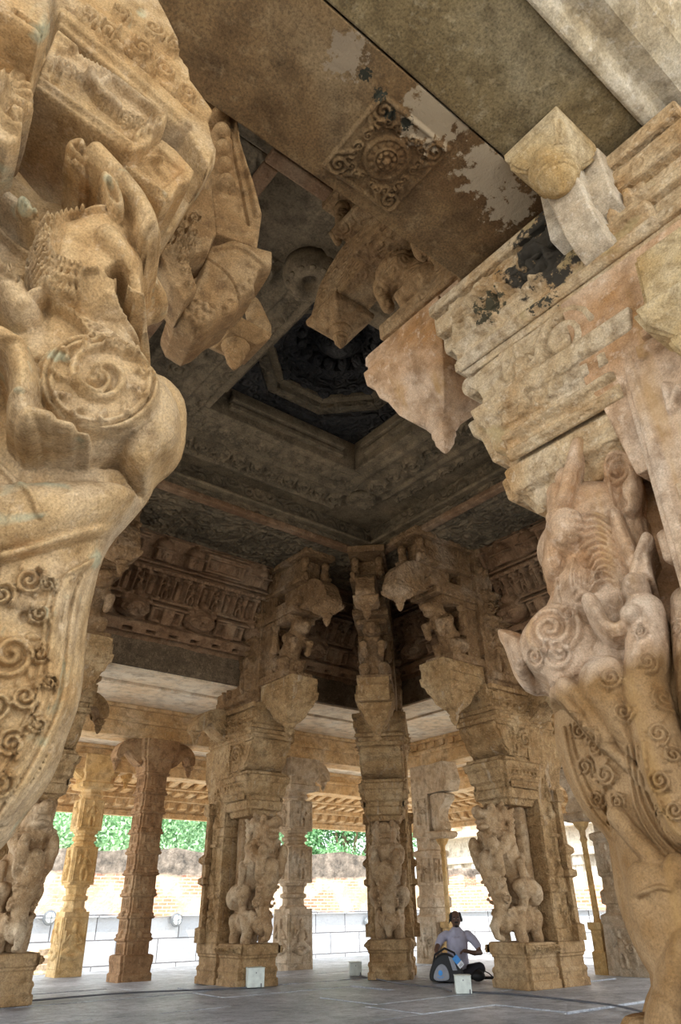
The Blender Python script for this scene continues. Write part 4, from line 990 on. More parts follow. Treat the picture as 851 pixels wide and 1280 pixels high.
    # stone core behind the statue
    MB().prof(lambda w: redent(w, w, .15, 1), [(-.02, .5), (.5, .48), (.55, .30), (2.7, .28), (3.4, .3)], -.42, 1.55).build('shaft', 'near_l', t, bevel=.02, disp=.03)
    # ---- capital blocks above
    def slab(name, P, n, outl, thick, mat='near_l', feats=None, edge=.012, back=2.2, res=.0042, rough=.006):
        q = PX(P, n, thick); q.begin(outl, res, 0)
        if feats: feats(q)
        return q.end(name, mat, thick, edge, t, back, 3.0, rough, 6)
    fn = (-.12, -1, -.12)
    def fA(q):
        q.poly([(72, 58), (100, 62), (196, 144), (162, 176), (60, 108)], -.022, 4, 0, 'add', 0)
        for (x, y, r, d) in ((84, 80, 11, 1), (104, 96, 9, -1), (158, 146, 10, 1), (176, 150, 8, -1), (72, 92, 7, 1)): q.curl(x, y, r, .016, d, x)
        q.limb([(112, 100), (124, 118), (138, 130)], 6, .03); q.limb([(122, 112), (134, 104)], 4, .03); q.ell(113, 96, 6, 7, .035); q.limb([(138, 128), (146, 138)], 5, .03)
        q.line([(44, 98), (162, 182)], 3, .01); q.line([(48, 92), (165, 174)], 1.6, -.012); q.line([(72, 44), (202, 146)], 3, .010)
        for z in range(4): q.line([(168+z*10, 176-z*5), (176+z*10, 160-z*5)], 2.5, .012)
    slab('bracket_slab', (.2, 1.25, 3.2), fn, [(40, 106), (70, 36), (140, 92), (212, 146), (208, 160), (196, 166), (190, 180), (168, 190), (160, 188), (100, 148)], .07, feats=fA, back=5)
    def fB(q):
        q.poly([(168, 204), (198, 184), (230, 212), (204, 236)], -.014, 4, 0, 'add', 0); q.line([(176, 200), (190, 196), (200, 204)], 3, .02); q.ell(205, 212, 12, 7, .02, .6, mode='add'); q.line([(156, 210), (208, 246)], 2, .01)
    slab('bracket_slab', (.35, 1.30, 3.1), fn, [(150, 206), (202, 170), (222, 186), (246, 212), (240, 226), (226, 232), (218, 246), (206, 254)], .07, feats=fB, back=4)
    def fC(q):
        q.line([(76, 22), (150, 82), (235, 160)], 4, .014); q.line([(84, 10), (160, 68), (240, 140)], 2, -.012)
        for (x, y, r, d) in ((110, 22, 11, 1), (136, 44, 12, -1), (176, 66, 13, 1), (205, 92, 12, -1), (232, 120, 10, 1), (150, 20, 10, 1), (190, 40, 12, -1), (215, 62, 9, 1)): q.curl(x, y, r, .018, d, x)
        q.poly([(138, 46), (158, 40), (170, 54), (156, 68), (140, 62)], .02, 6, .01, 'add', 1)
    slab('cornice_slab', (.3, 1.42, 3.5), fn, [(60, -60), (72, 30), (110, 62), (180, 122), (214, 150), (234, 166), (262, 212), (270, 186), (262, 150), (268, 138), (240, 100), (238, 84), (222, 66), (225, 50), (200, 0), (190, -60)], .07, feats=fC, back=1.8)
    slab('cornice_slab', (.3, 1.75, 3.4), fn, [(214, 158), (250, 140), (272, 186), (270, 204), (240, 250), (215, 290), (203, 292), (206, 250)], .05, feats=lambda q: (q.line([(220, 165), (262, 205)], 3, .012), q.line([(264, 196), (205, 286)], 3, .012)), back=4)
    # plain dark block behind and left
    slab('rear_block', (-.1, 1.95, 3.2), fn, [(-120, 60), (30, 60), (60, 40), (180, 150), (220, 240), (180, 300), (60, 260), (-120, 200)], .04, 'near_l', None, .02, 3)
    def fD(q):
        for r in (70, 58, 46, 34): q.line([(-10, 140-r*.0), (20, 118-(r-34)*.9), (45, 120-(r-34)*.6), (50, 150)], 3.5, .014)
        q.spiral(20, 150, 26, 1.6, 5, .02, 0, 1)
    slab('scroll_end', (0, 1.15, 3.2), fn, [(-90, 60), (-10, 66), (30, 74), (46, 92), (40, 110), (44, 130), (30, 138), (28, 172), (10, 180), (-10, 168), (-90, 172)], .05, feats=fD, back=4)
    slab('top_block', (.05, .98, 3.5), fn, [(-60, -50), (64, -50), (66, 22), (50, 44), (26, 30), (-60, -20)], .06, feats=lambda q: q.line([(20, 14), (50, 34)], 3, -.02), back=3)
    # chain edged band running down the side of the capital
    def fE(q):
        q.line([(262, 0), (284, 110), (304, 190), (322, 270)], 4, .02); q.line([(250, 0), (272, 100), (292, 190), (310, 280)], 1.6, -.015)
        for k in range(7):
            x = 233+k*6.2; y = 6+k*19.5
            q.ell(x, y, 9, 8, .075, .4); q.spiral(x+1, y+1, 8, 1.3, 2.4, .025, k, 1); q.ell(x+9, y+9, 5, 3.5, .03, .7)
        for k in range(5):
            x = 276+k*2; y = 150+k*21; q.ell(x-2, y, 10, 9, .07); q.ell(x+6, y+8, 5, 4, .03)
    slab('chain_band', (.8, 1.95, 4.0), (-.35, -.93, -.1), [(214, -20), (258, -20), (278, 36), (290, 84), (294, 136), (300, 180), (312, 220), (328, 270), (322, 312), (290, 300), (268, 292), (262, 220), (252, 180), (240, 120), (226, 60)], .06, 'near_corb', feats=fE, back=2.5)
    # undercut tier below it, lattice carved
    def fF(q):
        for i in range(3):
            for j in range(3): q.curl(212+i*15-j*2, 276+j*17, 7, .018, 1 if (i+j) % 2 else -1, i+j)
        q.line([(200, 316), (256, 300)], 3, .014); q.line([(200, 268), (240, 240)], 3, .014)
        for i in range(3): q.curl(228+i*5, 326+i*16, 6, .012, 1, i)
    slab('lattice_block', (.75, 1.9, 3.1), (-.2, -1, -.1), [(192, 300), (206, 268), (232, 240), (266, 232), (272, 290), (262, 312), (234, 318), (248, 360), (232, 378), (214, 356), (204, 330)], .05, 'near_corb', feats=fF, back=3)
    def fG(q):
        q.line([(262, 312), (300, 306), (336, 336)], 3, .012); q.line([(255, 320), (290, 345), (300, 380)], 1.5, -.008)
        q.poly([(222, 384), (236, 372), (268, 386), (270, 402), (248, 416), (226, 402)], .03, 7, .0, 'max', 1)
        for i in range(14): q.ell(228+(i % 5)*9, 382+(i//5)*9+(i % 2)*3, 4.5, 4, .015, mode='add')
        for i in range(6): q.ell(282+i*8, 384-i*8, 4, 3, .015, mode='add')
    slab('corbel', (.95, 2.0, 3.2), (-.25, -1, -.25), [(228, 372), (250, 340), (258, 306), (290, 296), (322, 306), (343, 312), (343, 332), (326, 338), (320, 352), (322, 364), (306, 372), (298, 388), (280, 396), (262, 412), (246, 418), (222, 402), (214, 384)], .10, 'near_corb', feats=fG, back=2.5, edge=.03)
    # small pendant arm hanging lower
    a = on_plane(292, 462, (0, 2.5, 0), Vector((0, 1, 0)))
    mb = MB(); bud(mb, a.x, a.y, a.z, .55); z0 = a.z+.16
    mb.prof(lambda w: redent(w, w, .14, 1), [(z0, .08), (z0+.03, .13), (z0+.07, .14), (z0+.09, .10)], a.x, a.y)
    mb.loft([[(a.x-.42, a.y+y, z0+.03), (a.x+.1, a.y+y, z0+.03), (a.x+.05, a.y+y, z0+.12), (a.x-.42, a.y+y, z0+.16)] for y in (-.07, .07)])
    mb.tube([(a.x+.05, a.y, z0+.08), (a.x+.14, a.y, z0+.22), (a.x+.08, a.y, z0+.36)], [.07, .07, .05])
    mb.build('lotus_bud', 'near_corb', t, bevel=.006)
near_left()
def near_right():
    t = compound_pillar('huge near pillar on the right with a rearing maned beast, damp black streaks on its bracket', (2.8, .80, 0), PI/2, seed=21, statue=False, mat='near_r', mat2='near_up', cap='near_cap', base=False, sides=(1,), sidebr=(), cz=.27)
    g = PX((2.72, 1.7, 2.0), (-.90, -.43, 0))
    out = [(652, 545), (664, 575), (681, 591), (690, 612), (688, 626), (684, 640), (687, 652), (676, 662), (668, 680), (668, 692), (673, 702), (683, 716), (679, 732), (686, 742), (680, 756), (670, 775), (656, 793), (644, 786), (621, 782), (618, 792), (627, 807), (634, 828), (640, 845), (655, 863), (679, 862), (690, 869), (689, 912), (694, 942), (707, 980), (730, 1021), (757, 1047), (760, 1072), (767, 1122), (779, 1160), (794, 1194), (814, 1227), (801, 1257), (798, 1290), (820, 1330), (960, 1330), (1000, 900), (960, 650), (850, 545), (760, 520)]
    g.off = .08; g.begin(out, .0045); g.off = .36
    # body
    g.poly([(668, 800), (700, 750), (790, 760), (900, 800), (960, 1100), (900, 1300), (820, 1300), (780, 1150), (762, 1060), (720, 880), (660, 860)], .16, 70)
    # mane / head
    g.poly([(690, 600), (740, 580), (800, 600), (820, 700), (800, 800), (720, 800), (680, 750), (684, 700)], .18, 45)
    g.limb([(690, 612), (700, 640), (692, 668), (685, 700)], 16, .10, .10); g.ell(709, 665, 22, 30, .10, .2, .16); g.ring(709, 665, 22, 3, .012)
    g.ell(688, 644, 8, 8, .06, 0, .12); g.poly([(668, 684), (684, 672), (694, 690), (684, 706), (672, 700)], .06, 8, .08)
    for k in range(11):
        x = 742+(k % 6)*11; y = 640+k*9
        g.line([(722+k*2, 650+k*9), (745+k*2, 642+k*8), (770+k, 660+k*9), (788, 672+k*10)], 3, .016)
    for k in range(8): g.line([(718+k*4, 700+k*3), (712+k*6, 725), (720+k*4, 750-k*2)], 2.6, .018)
    g.ell(732, 715, 14, 32, -.06, .1, mode='add', p=1); 
    for k in range(9): g.ell(701+k*6, 756-abs(k-4)*-1.2, 3.4, 3.2, .014, mode='add')
    for k in range(5): g.spiral(716+k*9, 742-k*5, 5, 1.4, 1.8, .014, k, 1)
    # small rider heads / leaves climbing the edge
    for (x, y, r) in ((704, 596, 12), (696, 626, 9), (712, 610, 9)): g.ell(x, y, r, r*1.2, .06, 0, .14)
    g.limb([(725, 560), (716, 590), (706, 630)], 10, .08, .16)
    # scroll and hollow above the rider
    g.poly([(752, 570), (790, 568), (806, 600), (800, 640), (780, 652), (758, 620)], .10, 12, .12); g.poly([(764, 585), (782, 580), (790, 600), (776, 616), (790, 640), (770, 640), (762, 610)], -.08, 8, 0, 'add'); g.spiral(772, 592, 20, 1.5, 4, .03, 0, 1); g.limb([(770, 650), (785, 690), (800, 720)], 10, .09, .17)
    # chest medallion swirl
    g.ell(696, 800, 48, 52, .08, .3, .12, 'max', .4); g.spiral(690, 790, 36, 2.4, 4.5, .020, .5, -1); g.spiral(700, 820, 20, 1.8, 3.5, .016, 2, 1); g.curl(712, 770, 12, .014, 1); g.curl(668, 820, 13, .014, -1)
    g.poly([(618, 783), (640, 786), (656, 800), (652, 840), (636, 842), (626, 808)], .07, 12, .08)
    g.limb([(640, 850), (665, 862), (695, 862)], 10, .06, .12)
    # woman with tall cap, arm stretched to the left
    g.limb([(812, 690), (803, 712), (798, 735)], 9, .12, .22); g.ell(798, 748, 17, 20, .13, 0, .24); g.poly([(810, 682), (822, 740), (790, 738)], .08, 6, .24, sm=0)
    g.limb([(808, 775), (812, 820), (806, 870)], 26, .13, .22); g.ell(796, 786, 14, 12, .05, 0, .33)
    g.limb([(800, 782), (776, 806), (754, 788), (742, 762)], 11, .12, .22); g.limb([(806, 868), (822, 930), (846, 990), (862, 1030)], 34, .15, .20)
    g.limb([(860, 760), (866, 850), (880, 930)], 22, .12, .2)
    # bent knee of the beast and elephant below
    g.poly([(722, 850), (738, 826), (765, 822), (790, 834), (800, 866), (796, 900), (806, 960), (780, 945), (750, 900), (728, 880)], .13, 26, .18)
    g.limb([(706, 862), (730, 872), (745, 900), (760, 925)], 16, .10, .15)
    g.limb([(700, 868), (716, 885), (740, 915), (790, 960), (851, 1020)], 8, .05, .18)
    for (x, y, r, d) in ((770, 860, 14, 1), (785, 900, 13, -1), (815, 845, 13, 1), (835, 885, 16, -1), (828, 930, 14, 1), (848, 800, 12, 1), (806, 810, 9, -1)): g.curl(x, y, r, .016, d, x)
    # scroll panels of the trunk
    g.line([(692, 900), (700, 950), (718, 995), (738, 1024), (758, 1042)], 5, .016); g.line([(703, 895), (712, 940), (728, 980), (746, 1008), (762, 1024)], 2, -.012)
    for (x, y, r, d) in ((716, 905, 12, 1), (738, 928, 15, -1), (722, 950, 12, 1), (752, 965, 16, 1), (738, 992, 12, -1), (768, 1000, 12, 1), (756, 1022, 8, 1)): g.curl(x, y, r, .02, d, r)
    g.poly([(744, 990), (752, 976), (766, 980), (768, 1004), (754, 1016), (744, 1006)], -.03, 5, 0, 'add')
    for off in (0, 7, 14, 24): g.line([(786-off*.0+off, 940), (788+off, 985-off*.2), (797+off, 1020-off), (820+off*.6, 1056-off*1.2), (860, 1090-off*1.4), (900, 1110-off*1.4)], 2.8, .014)
    for (x, y, r, d) in ((830, 985, 15, 1), (848, 1020, 13, -1), (826, 1018, 8, 1), (846, 955, 12, 1)): g.curl(x, y, r, .02, d, r)
    g.limb([(770, 1020), (795, 1050), (830, 1086), (880, 1110)], 14, .05, .16)
    # elephant face and foot at the foot
    g.poly([(776, 1080), (820, 1070), (900, 1090), (900, 1240), (820, 1235), (790, 1180)], .08, 30, .16); g.ell(846, 1090, 18, 24, .04, .4, .22); g.ell(806, 1130, 16, 14, -.02, mode='add', p=1)
    g.line([(800, 1120), (822, 1108), (840, 1112)], 4, .012); g.limb([(860, 1180), (838, 1220), (835, 1260)], 22, .1, .2); g.poly([(800, 1262), (812, 1228), (850, 1236), (862, 1275), (855, 1310), (805, 1310)], .14, 16, .18)
    keep_place(g.end('beast_statue', 'near_r', .20, .14, t, back=1.0, rough=.016, sc=4), t)
    # flat pilaster behind the beast
    MB().box(-.30, .255, .15, .395, .55, 3.45).build('pilaster', 'near_r', t, bevel=.015, disp=.02)
    Rr = Relief(0, .5, 0, 2.7, .006); Rr.box(0, .5, 0, 2.7, .012, .02); Rr.box(.05, .45, .03, 2.6, -.012, .01, mode='add')
    for z in (.3, 1.15, 1.75): Rr.figure(.25, z, .42, .05)
    for z in (.15, .9, 1.62, 2.3): Rr.box(.08, .42, z, z+.06, .04, .01); Rr.box(.12, .38, z+.07, z+.12, .05, .01)
    Rr.scrolls(.05, .45, 2.38, 2.62, .03); Rr.rough(.012, 4); Rr.panel('pilaster_relief', 'near_r', (.23, .397, .65), (-1, 0, 0), (0, 0, 1), t, .02)
    # ledge under the foot
    MB().prof(lambda w: redent(w*.62, w*.6), [(0, .60), (.2, .56), (.3, .5), (.4, .5), (.44, .62), (.60, .62), (.64, .58)], .50, 0).build('pedestal', 'near_r', t, bevel=.015, disp=.02)
    # large lotus pendant on its arm, facing the aisle
    mb = MB()
    cx, cy = .16, .70
    mb.prof(sq, [(4.08, .13), (4.10, .155), (4.145, .155)], cx, cy); mb.prof(lambda w: redent(w, w, .14, 2), [(4.0, .10), (4.02, .13), (4.05, .15), (4.09, .15)], cx, cy)
    mb.lathe([(3.82, .006), (3.84, .03), (3.875, .075), (3.905, .09), (3.908, .102), (3.925, .105), (3.928, .095), (3.94, .112), (3.955, .115), (3.958, .105), (3.97, .122), (3.985, .125), (3.988, .11), (4.01, .13)], cx, cy, 20)
    mb.build('lotus_pendant', 'near_gold', t, bevel=.006)
    pr = smooth_poly([(.36, 3.55), (.50, 3.60), (.60, 3.72), (.62, 3.86), (.74, 3.98), (.80, 4.04), (.80, 4.12), (.36, 4.12)], 1)
    mb = MB().loft([[(.17+h, y, z) for y, z in pr] for h in (-.08, .08)]); mb.loft([[(.17+h, y, z) for y, z in [(.3, 3.7), (.55, 3.78), (.55, 4.12), (.3, 4.12)]] for h in (-.17, .17)])
    mb.build('pendant_arm', 'near_pale', t, bevel=.01, disp=.015)
    # slim engaged column with golden carved capital on the aisle face
    mb = MB().prof(lambda w: redent(w, w, .15, 1), [(.6, .13), (.9, .13), (.95, .07), (2.0, .065), (2.02, .12), (2.1, .13), (2.3, .12), (2.35, .07), (2.9, .06)], -.22, .46); mb.build('engaged_column', 'near_r', t, bevel=.008, disp=.012)
    mb = MB().prof(lambda w: redent(w, w, .12, 2), [(2.66, .07), (2.72, .10), (2.75, .09), (2.8, .13), (2.84, .14), (2.86, .12), (2.92, .19), (3.0, .21), (3.02, .17), (3.3, .16)], -.16, .42); mb.build('engaged_capital', 'near_gold', t, bevel=.008, disp=.015)
    return t
near_right()
# ================================================================== OUTSIDE: COMPOUND WALL, RUIN, TREES
def wall_run(name, label, cat, loc, rz, L, zt, th, step, seed, base=0):
    random.seed(seed); x = 0; top = []; hcur = zt
    while x <= L:
        hcur += random.uniform(-.12, .12)+(zt-hcur)*.3; top.append((x, hcur)); x += random.uniform(step*.5, step*1.5)
    top.append((L, zt)); mb = MB().loft([[(a, y, z) for a, z in [(0, 0)]+[(0, top[0][1])]+top[1:]+[(L, 0)]] for y in (0, th)])
    mb.box(0, L, -.12, .1, 2.1, 2.2); mb.box(0, L, -.18, 0, 0, .25)
    t = mb.build(name, 'wall', disp=.05); t.location = loc; t.rotation_euler = (0, 0, rz); return tag(t, label, cat)
wall_run('compound_wall', 'sunlit ruined compound wall of pale blocks, red brick and black weathered top, left of the middle pillar', 'wall', (2, 26, -1.2), 0, 21.6, 4.2, 1.2, .7, 31)
wall_run('compound_wall', 'low sunlit stretch of block wall behind the seated man', 'wall', (23.6, 26, -1.2), -PI/2, 16, 2.9, 1.2, .6, 32)
def lamp(x, y, z, rz, label):
    t = thing('wall_lamp', label, 'lamp', (x, y, z), rz, 'round lamps on the compound wall')
    MB().loft([[(r*math.cos(a*PI/10), -d, r*math.sin(a*PI/10)) for a in range(20)] for r, d in ((.20, 0), (.22, .05), (.20, .10), (.15, .12))]).build('housing', 'metal', t)
    MB().loft([[(r*math.cos(a*PI/10), -d, r*math.sin(a*PI/10)) for a in range(20)] for r, d in ((.155, .1), (.14, .16), (.08, .19), (.02, .20))]).build('glass', 'glass', t, smooth=True)
    MB().box(-.012, .012, -.215, -.11, -.16, .16).box(-.16, .16, -.215, -.11, -.012, .012).build('guard', 'metal', t)
lamp(8.62, 25.9, .91, 0, 'round bulkhead lamp on the compound wall, leftmost, left of the ochre pillar')
lamp(13.05, 25.9, .78, 0, 'round bulkhead lamp on the compound wall, right of the brown tiered pillar')
lamp(21.9, 25.9, .55, 0, 'round bulkhead lamp on the compound wall, just left of the middle pillar')
lamp(23.5, 23.0, .50, -PI/2, 'round bulkhead lamp on the wall just left of the seated man')
def ruin(label, loc, rz, seed, w=1.6, n=5):
    random.seed(seed); t = thing('carved_stone', label, 'stone', loc, rz); mb = MB(); z = 0
    for i in range(n):
        q = w*(1-.13*i); mb.prof(lambda k: redent(k, k*.6, .12, 1), [(z, q*.5), (z+.12, q*.52), (z+.16, q*.44), (z+.30, q*.44)]); z += .3
    return mb.build('block', 'pale', t, bevel=.02, disp=.03)
ruin('stacked carved stone fragments in the courtyard at the far left, below the leftmost lamp', (6.6, 19.5, -1.2), .2, 1, 1.7, 5)
ruin('stacked carved stone fragments in the courtyard right of the brown tiered pillar', (12.0, 20.6, -1.2), -.1, 2, 1.5, 5)
# masonry and storeyed shrine beyond the low wall on the right
t = thing('ruined_masonry', 'weathered block of grey masonry and brick above the low wall behind the seated man', 'ruin', (25.6, 23.5, -1.2), 0)
mb = MB()
random.seed(5)
for i in range(16):
    y = -4+random.random()*6.5; z = random.random()*2.6; mb.box(-.6+random.random()*.3, 1.2, y, y+random.uniform(.8, 1.6), 0, 2.9+random.uniform(-.5, .9))
mb.build('masonry', 'wall', t, bevel=.05, disp=.1)
t = thing('shrine_tower', 'pale carved shrine with rows of pilasters, hazy bright behind the right pillars', 'building', (31, 18, -1.2), 0)
mb = MB().box(0, 5, -6, 13, 0, 5.6)
for z0, z1, d in ((4.3, 4.6, .35), (5.5, 5.8, .7), (7.6, 7.9, .5), (5.7, 8.4, -.6), (10.4, 10.8, -.4), (8.3, 10.6, -1.2)): mb.box(-d, 5, -6-d*.4, 13+d*.4, z0, z1)
mb.build('storeys', 'shrine', t, bevel=.03, disp=.05)
y = -5.6
while y < 12.6:
    mb = MB().box(-.18, .05, y, y+.34, 1.0, 4.3).box(-.26, .05, y-.08, y+.42, 3.9, 4.3).box(-.26, .05, y-.06, y+.4, .8, 1.1); mb.build('pilaster', 'shrine', t, bevel=.02)
    MB().box(-.1, .75, y+.4, y+.75, 5.8, 7.5).ell((.4, y+.57, 7.5), (.35, .35, .35)).build('niche', 'shrine2', t, bevel=.02); y += 1.25
# trees: crowns of single leaves
def tree(label, x, y, z, r, h, n, mat, seed, trunk=True):
    R = np.random.default_rng(seed); t = thing('tree', label, 'tree', (x, y, -1.2), 0, 'trees beyond the compound wall')
    cl = R.normal(size=(70, 3)); cl /= np.linalg.norm(cl, axis=1)[:, None]; cl *= (R.random((70, 1))**.4)*np.array([r, r, h]); cl[:, 2] += z+1.2
    pick = R.integers(0, 70, n); p = cl[pick]+R.normal(size=(n, 3))*r*.11
    d = R.normal(size=(n, 3)); d /= np.linalg.norm(d, axis=1)[:, None]; e = np.cross(d, R.normal(size=(n, 3))); e /= np.linalg.norm(e, axis=1)[:, None]
    s = R.uniform(.09, .17, (n, 1)); co = np.stack([p-d*s, p+e*s*.45, p+d*s, p-e*s*.45], 1).reshape(-1, 3)
    me = bpy.data.meshes.new('crown'); me.from_pydata(co.tolist(), [], np.arange(n*4).reshape(-1, 4).tolist())
    link('crown', me, mat, t)
    mb = MB().tube([(0, 0, 0), (.2, .1, z*.5), (-.1, .2, z+.8)], [.35, .28, .16])
    for k in range(6): q = cl[k]; mb.tube([(0, .1, z*.6), (q[0]*.5, q[1]*.5, z+.2), (q[0]*.9, q[1]*.9, q[2])], [.16, .1, .04], 6)
    mb.build('trunk', 'bark', t)
tree('rounded green tree beyond the compound wall at the far left', 11.5, 42, 5.5, 4.6, 4.2, 30000, 'leaf2', 41)
tree('green tree beyond the compound wall between the ochre and brown tiered pillars', 18.5, 43, 5.5, 4.6, 4.0, 30000, 'leaf2', 42)
tree('green tree beyond the compound wall right of the brown tiered pillar', 25.5, 44, 5.6, 4.2, 4.2, 30000, 'leaf2', 43)
tree('tall darker green tree seen between the tan figure pillar and the middle pillar', 33.0, 41, 6.0, 4.6, 5.6, 34000, 'leaf', 44)
# ================================================================== SMALL THINGS ON THE FLOOR
def white_box(x, y, s, rz, label):
    t = thing('floor_light_box', label, 'box', (x, y, .015), rz, 'white boxes on the floor')
    MB().box(-s/2, s/2, -s/2, s/2, 0, s*.95).build('box', 'white', t, bevel=.008)
    MB().box(-s/2-.006, s/2+.006, -s/2-.006, s/2+.006, s*.93, s*.98).build('lid', 'white', t, bevel=.004)
    m = MB(); m.ell((0, -s/2-.002, s*.72), (.008, .004, .008)); m.build('screw', 'metal', t)
    MB().box(.07, .085, -s/2-.01, -s/2+.01, .0, .05).build('cable_gland', 'cable', t)
white_box(8.04, 7.62, .205, -.75, 'white box on the floor in front of the seated man')
white_box(6.62, 10.45, .25, -.35, 'white box on the floor at the foot of the left lion beast pillar')
white_box(8.95, 10.95, .20, -.6, 'small white box on the floor left of the middle pillar, furthest away')
def cable(pts, label, r=.008):
    pts = smooth_poly([(a, b) for a, b in pts], 3, False)
    mb = MB(); pv = [Vector((a, b, .018)) for a, b in pts]; rings = []
    for i, p in enumerate(pv):
        d = (pv[min(i+1, len(pv)-1)]-pv[max(0, i-1)]).normalized(); a = d.cross(Vector((0, 0, 1)))
        rings.append([tuple(p+a*r*math.cos(k*PI/4)+Vector((0, 0, r*math.sin(k*PI/4)))) for k in range(8)])
    tag(mb.loft(rings).build('cable', 'cable'), label, 'cable')
cable([(8.98, 10.9), (8.6, 9.9), (8.35, 9.0), (8.35, 8.3), (8.1, 7.9)], 'thin dark cable on the floor from the furthest white box to the nearest one', .011)
cable([(8.2, 7.65), (8.4, 7.0), (8.3, 6.2), (8.2, 5.4), (7.6, 4.6)], 'grey cable on the floor running right from the nearest white box', .011)
cable([(6.5, 10.4), (5.8, 10.6), (5.0, 11.0), (4.0, 11.0), (2.5, 10.8)], 'dark cable on the floor running left from the box by the left lion beast pillar', .011)
# ================================================================== SEATED MAN
def seated_man(loc, rz):
    t = thing('person', 'man in pale striped shirt sitting on the floor reaching into a black bag, looking down', 'person', loc, rz)
    # body (skin): one surface - head, neck, arms, hands, feet
    mb = MB(); hc = Vector((.0, -.06, .82))
    mb.ell(hc, (.078, .095, .115), 16, 12, Matrix.Rotation(.25, 3, 'X')); mb.ell(hc+Vector((-.005, -.02, -.055)), (.058, .068, .06))
    mb.tube([(0, -.01, .62), (0, -.035, .74)], [.06, .056]); mb.ell(hc+Vector((-.01, -.098, -.02)), (.016, .022, .028)); mb.ell(hc+Vector((-.008, -.08, .02)), (.05, .02, .012))
    mb.ell(hc+Vector((-.008, -.088, -.062)), (.024, .010, .007)); mb.ell(hc+Vector((-.008, -.085, -.074)), (.02, .010, .007))
    for s in (-1, 1): mb.ell(hc+Vector((s*.078, .01, -.01)), (.012, .022, .032))
    mb.tube([(.29, -.08, .46), (.33, -.14, .36), (.22, -.24, .36), (.10, -.30, .39)], [.045, .044, .038, .027]); mb.tube([(-.30, -.10, .50), (-.36, -.18, .40), (-.34, -.26, .32)], [.044, .038, .027])
    for (h, d, sd) in (((.07, -.315, .395), Vector((-1, -.3, -.15)), 1), ((-.335, -.30, .27), Vector((.2, -.4, -1)), -1)):
        h = Vector(h); d.normalize(); sidev = d.cross(Vector((0, 0, 1)) if abs(d.z) < .7 else Vector((0, 1, 0))).normalized(); up = sidev.cross(d)
        mb.ell(h, (.042, .034, .026))
        for k in range(4):
            o = h+sidev*(-.027+.018*k)+d*.03; l = (.055, .068, .064, .050)[k]; mb.tube([o, o+d*l*.55-up*.004, o+d*l*.9-up*.028], [.010, .009, .007], 8)
        o = h+sidev*.03; mb.tube([o, o+sidev*.028+d*.02, o+sidev*.03+d*.045-up*.01], [.012, .010, .008], 8)
    mb.build('body', 'skin', t, remesh=.007)
    # feet, eyes, brows, moustache, beard, hair
    MB().tube([(.10, -.30, .06), (.22, -.34, .05)], [.04, .032]).build('foot', 'skin', t, smooth=True)
    for s in (-1, 1):
        ey = MB().ell(hc+Vector((s*.030-.006, -.089, .004)), (.010, .008, .005)).build('eye', 'paper', t, smooth=True)
        MB().ell(hc+Vector((s*.030-.006, -.096, .003)), (.005, .003, .005)).build('iris', 'hair', ey, smooth=True)
        MB().ell(hc+Vector((s*.032-.006, -.096, .024)), (.020, .008, .005)).build('eyebrow', 'hair', t, smooth=True)
    MB().ell(hc+Vector((-.008, -.100, -.046)), (.034, .012, .012)).build('moustache', 'hair', t, smooth=True)
    MB().ell(hc+Vector((-.008, -.080, -.100)), (.030, .02, .018)).build('beard', 'hair', t, smooth=True)
    random.seed(9); e = MB(); e.ell(hc+Vector((0, .035, .01)), (.084, .078, .105))
    for s in (-1, 1): e.ell(hc+Vector((s*.070, .0, .03)), (.028, .058, .065))
    for k in range(34):
        a = random.uniform(-.4, PI+.4); p = hc+Vector((.085*math.cos(a), .02+.08*math.sin(a), random.uniform(-.02, .08))); e.tube([p, p+Vector((.02*math.cos(a), .02*math.sin(a), -.02)), p+Vector((.028*math.cos(a), .02*math.sin(a), -.07+random.random()*.03))], [.009, .007, .003], 6)
    e.build('hair', 'hair', t, remesh=.006)
    # shirt with collar and short sleeves
    mb = MB(); mb.tube([(0, .06, .12), (0, .05, .3), (0, .01, .48), (0, -.02, .60)], [.17, .165, .17, .13], 16, 1.15); mb.ell((.0, .0, .58), (.21, .11, .085))
    mb.tube([(.17, -.01, .60), (.25, -.04, .53), (.31, -.09, .45)], [.072, .066, .060]); mb.tube([(-.17, -.01, .60), (-.25, -.05, .56), (-.315, -.11, .48)], [.072, .066, .058])
    mb.build('shirt', 'shirt', t, remesh=.012, disp=.015)
    c = MB()
    for s in (-1, 1): c.loft([[(s*.015, -.115, .60), (s*.07, -.085, .665), (s*.085, -.03, .675), (s*.075, -.06, .62)], [(s*.015, -.125, .602), (s*.075, -.095, .667), (s*.09, -.03, .68), (s*.08, -.065, .615)]])
    c.build('collar', 'shirt', t, bevel=.004)
    mb = MB()
    for s in (-1, 1): mb.tube([(s*.10, .02, .10), (s*.30, -.22, .16), (-s*.02, -.33, .07)], [.10, .085, .062], 12)
    mb.ell((0, .04, .10), (.19, .15, .10)); mb.build('trousers', 'trousers', t, remesh=.012, disp=.012)
    return t
MP = (9.55, 9.10); MA = math.atan2(-MP[0], MP[1])
seated_man((MP[0], MP[1], .01), MA+.12)
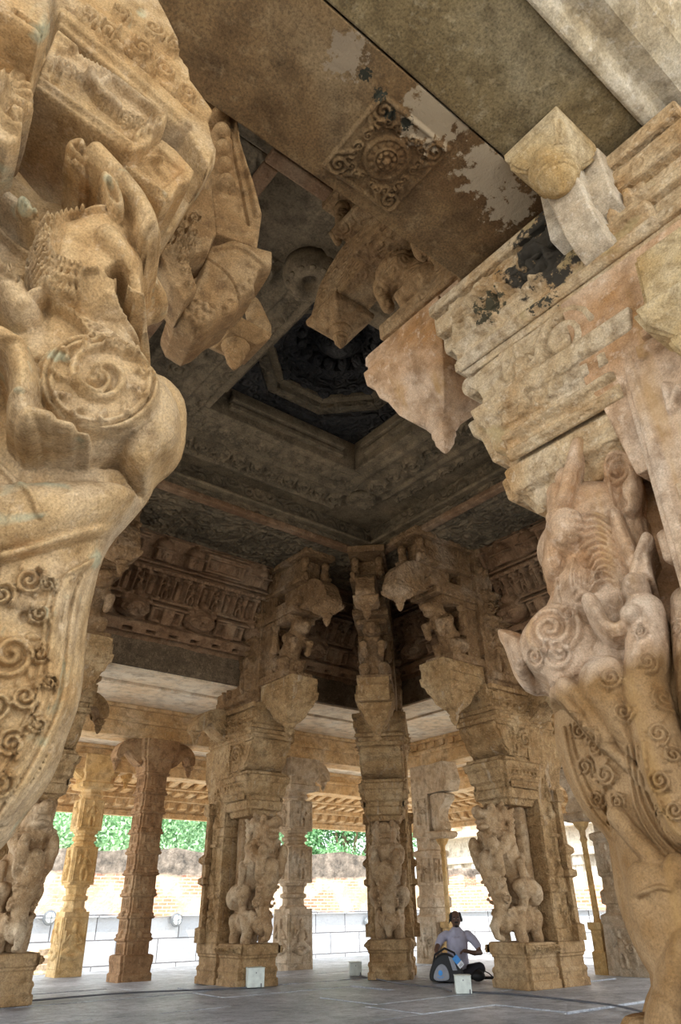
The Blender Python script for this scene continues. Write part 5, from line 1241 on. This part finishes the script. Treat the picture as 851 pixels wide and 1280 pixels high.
def bag(loc, rz):
    t = thing('shoulder_bag', 'black nylon bag with a grey front pocket, standing before the seated man', 'bag', loc, rz)
    prof = [(-.24, 0), (.24, 0), (.26, .08), (.24, .20), (.15, .32), (.02, .38), (-.12, .35), (-.22, .22), (-.26, .08)]
    MB().loft([[(x*k, y, z*kk+.01) for x, z in smooth_poly(prof, 2)] for y, k, kk in ((-.13, .90, .93), (-.11, .98, .99), (.11, .98, .99), (.13, .9, .93))]).build('body', 'black_cloth', t, bevel=.01, disp=.02)
    pk = [(-.20, .03), (.03, .03), (.05, .10), (.02, .20), (-.05, .25), (-.12, .22), (-.18, .14)]
    p = MB().loft([[(x, y, z) for x, z in smooth_poly(pk, 2)] for y in (-.16, -.12)]).build('front_pocket', 'grey_cloth', t, bevel=.01)
    m = MB().loft([[(-.085+.032*math.cos(a*PI/8), y, .13+.036*math.sin(a*PI/8)) for a in range(16)] for y in (-.164, -.158)]); m.build('emblem', 'blue', p)
    MB().box(-.14, -.035, -.163, -.158, .078, .084).box(-.12, -.055, -.163, -.158, .062, .068).build('print', 'blue', p)
    MB().loft([[(.05, y, .34), (.10, y, .16), (.17, y, .16), (.12, y, .32)] for y in (-.15, -.125)]).build('side_panel', 'grey_cloth', t, bevel=.006)
    mb = MB(); pts = [(-.2, -.02, .2), (-.15, -.1, .36), (0, -.08, .44), (.14, -.05, .38), (.2, 0, .24)]
    for a, b in zip(pts[:-1], pts[1:]): mb.tube([a, b], .014, 8)
    mb.build('strap', 'black_cloth', t)
    g = MB().box(-.045, .045, -.006, .006, -.05, .05); o = g.build('luggage_tag', 'blue', t, bevel=.003); o.location = (.17, -.17, .30); o.rotation_euler = (0, -.7, .1)
    g = MB().box(-.045, .045, -.005, .005, -.12, -.052); o2 = g.build('tag_slip', 'paper', o, bevel=.002)
    mb = MB().box(-.03, .03, -.0065, -.005, -.10, -.095).box(-.03, .02, -.0065, -.005, -.085, -.08); mb.build('print', 'cable', o)
d = Vector((-MP[0], -MP[1], 0)).normalized(); r_ = Vector((-d.y, d.x, 0))
b = Vector((*MP, .01))+d*.48-r_*.20*1
bag(tuple(b), MA)
t = thing('camera_tripod', 'folded black tripod and pouch lying on the floor right of the seated man', 'tripod', tuple(Vector((*MP, .02))+d*.35+r_*.38), MA+.1)
mb = MB()
for k in range(3): mb.tube([(-.25, k*.035, .04), (.28, k*.03, .035)], .018, 8)
mb.build('legs', 'black_cloth', t); MB().tube([(-.25, .04, .06), (-.34, .03, .10)], [.035, .03]).build('head', 'black_cloth', t)
MB().ell((-.12, -.1, .07), (.11, .08, .07)).build('pouch', 'black_cloth', t, smooth=True)
MB().tube([(-.2, -.05, .1), (-.1, -.12, .17), (.05, -.1, .1), (.12, -.06, .04)], .008, 6).build('strap', 'black_cloth', t)
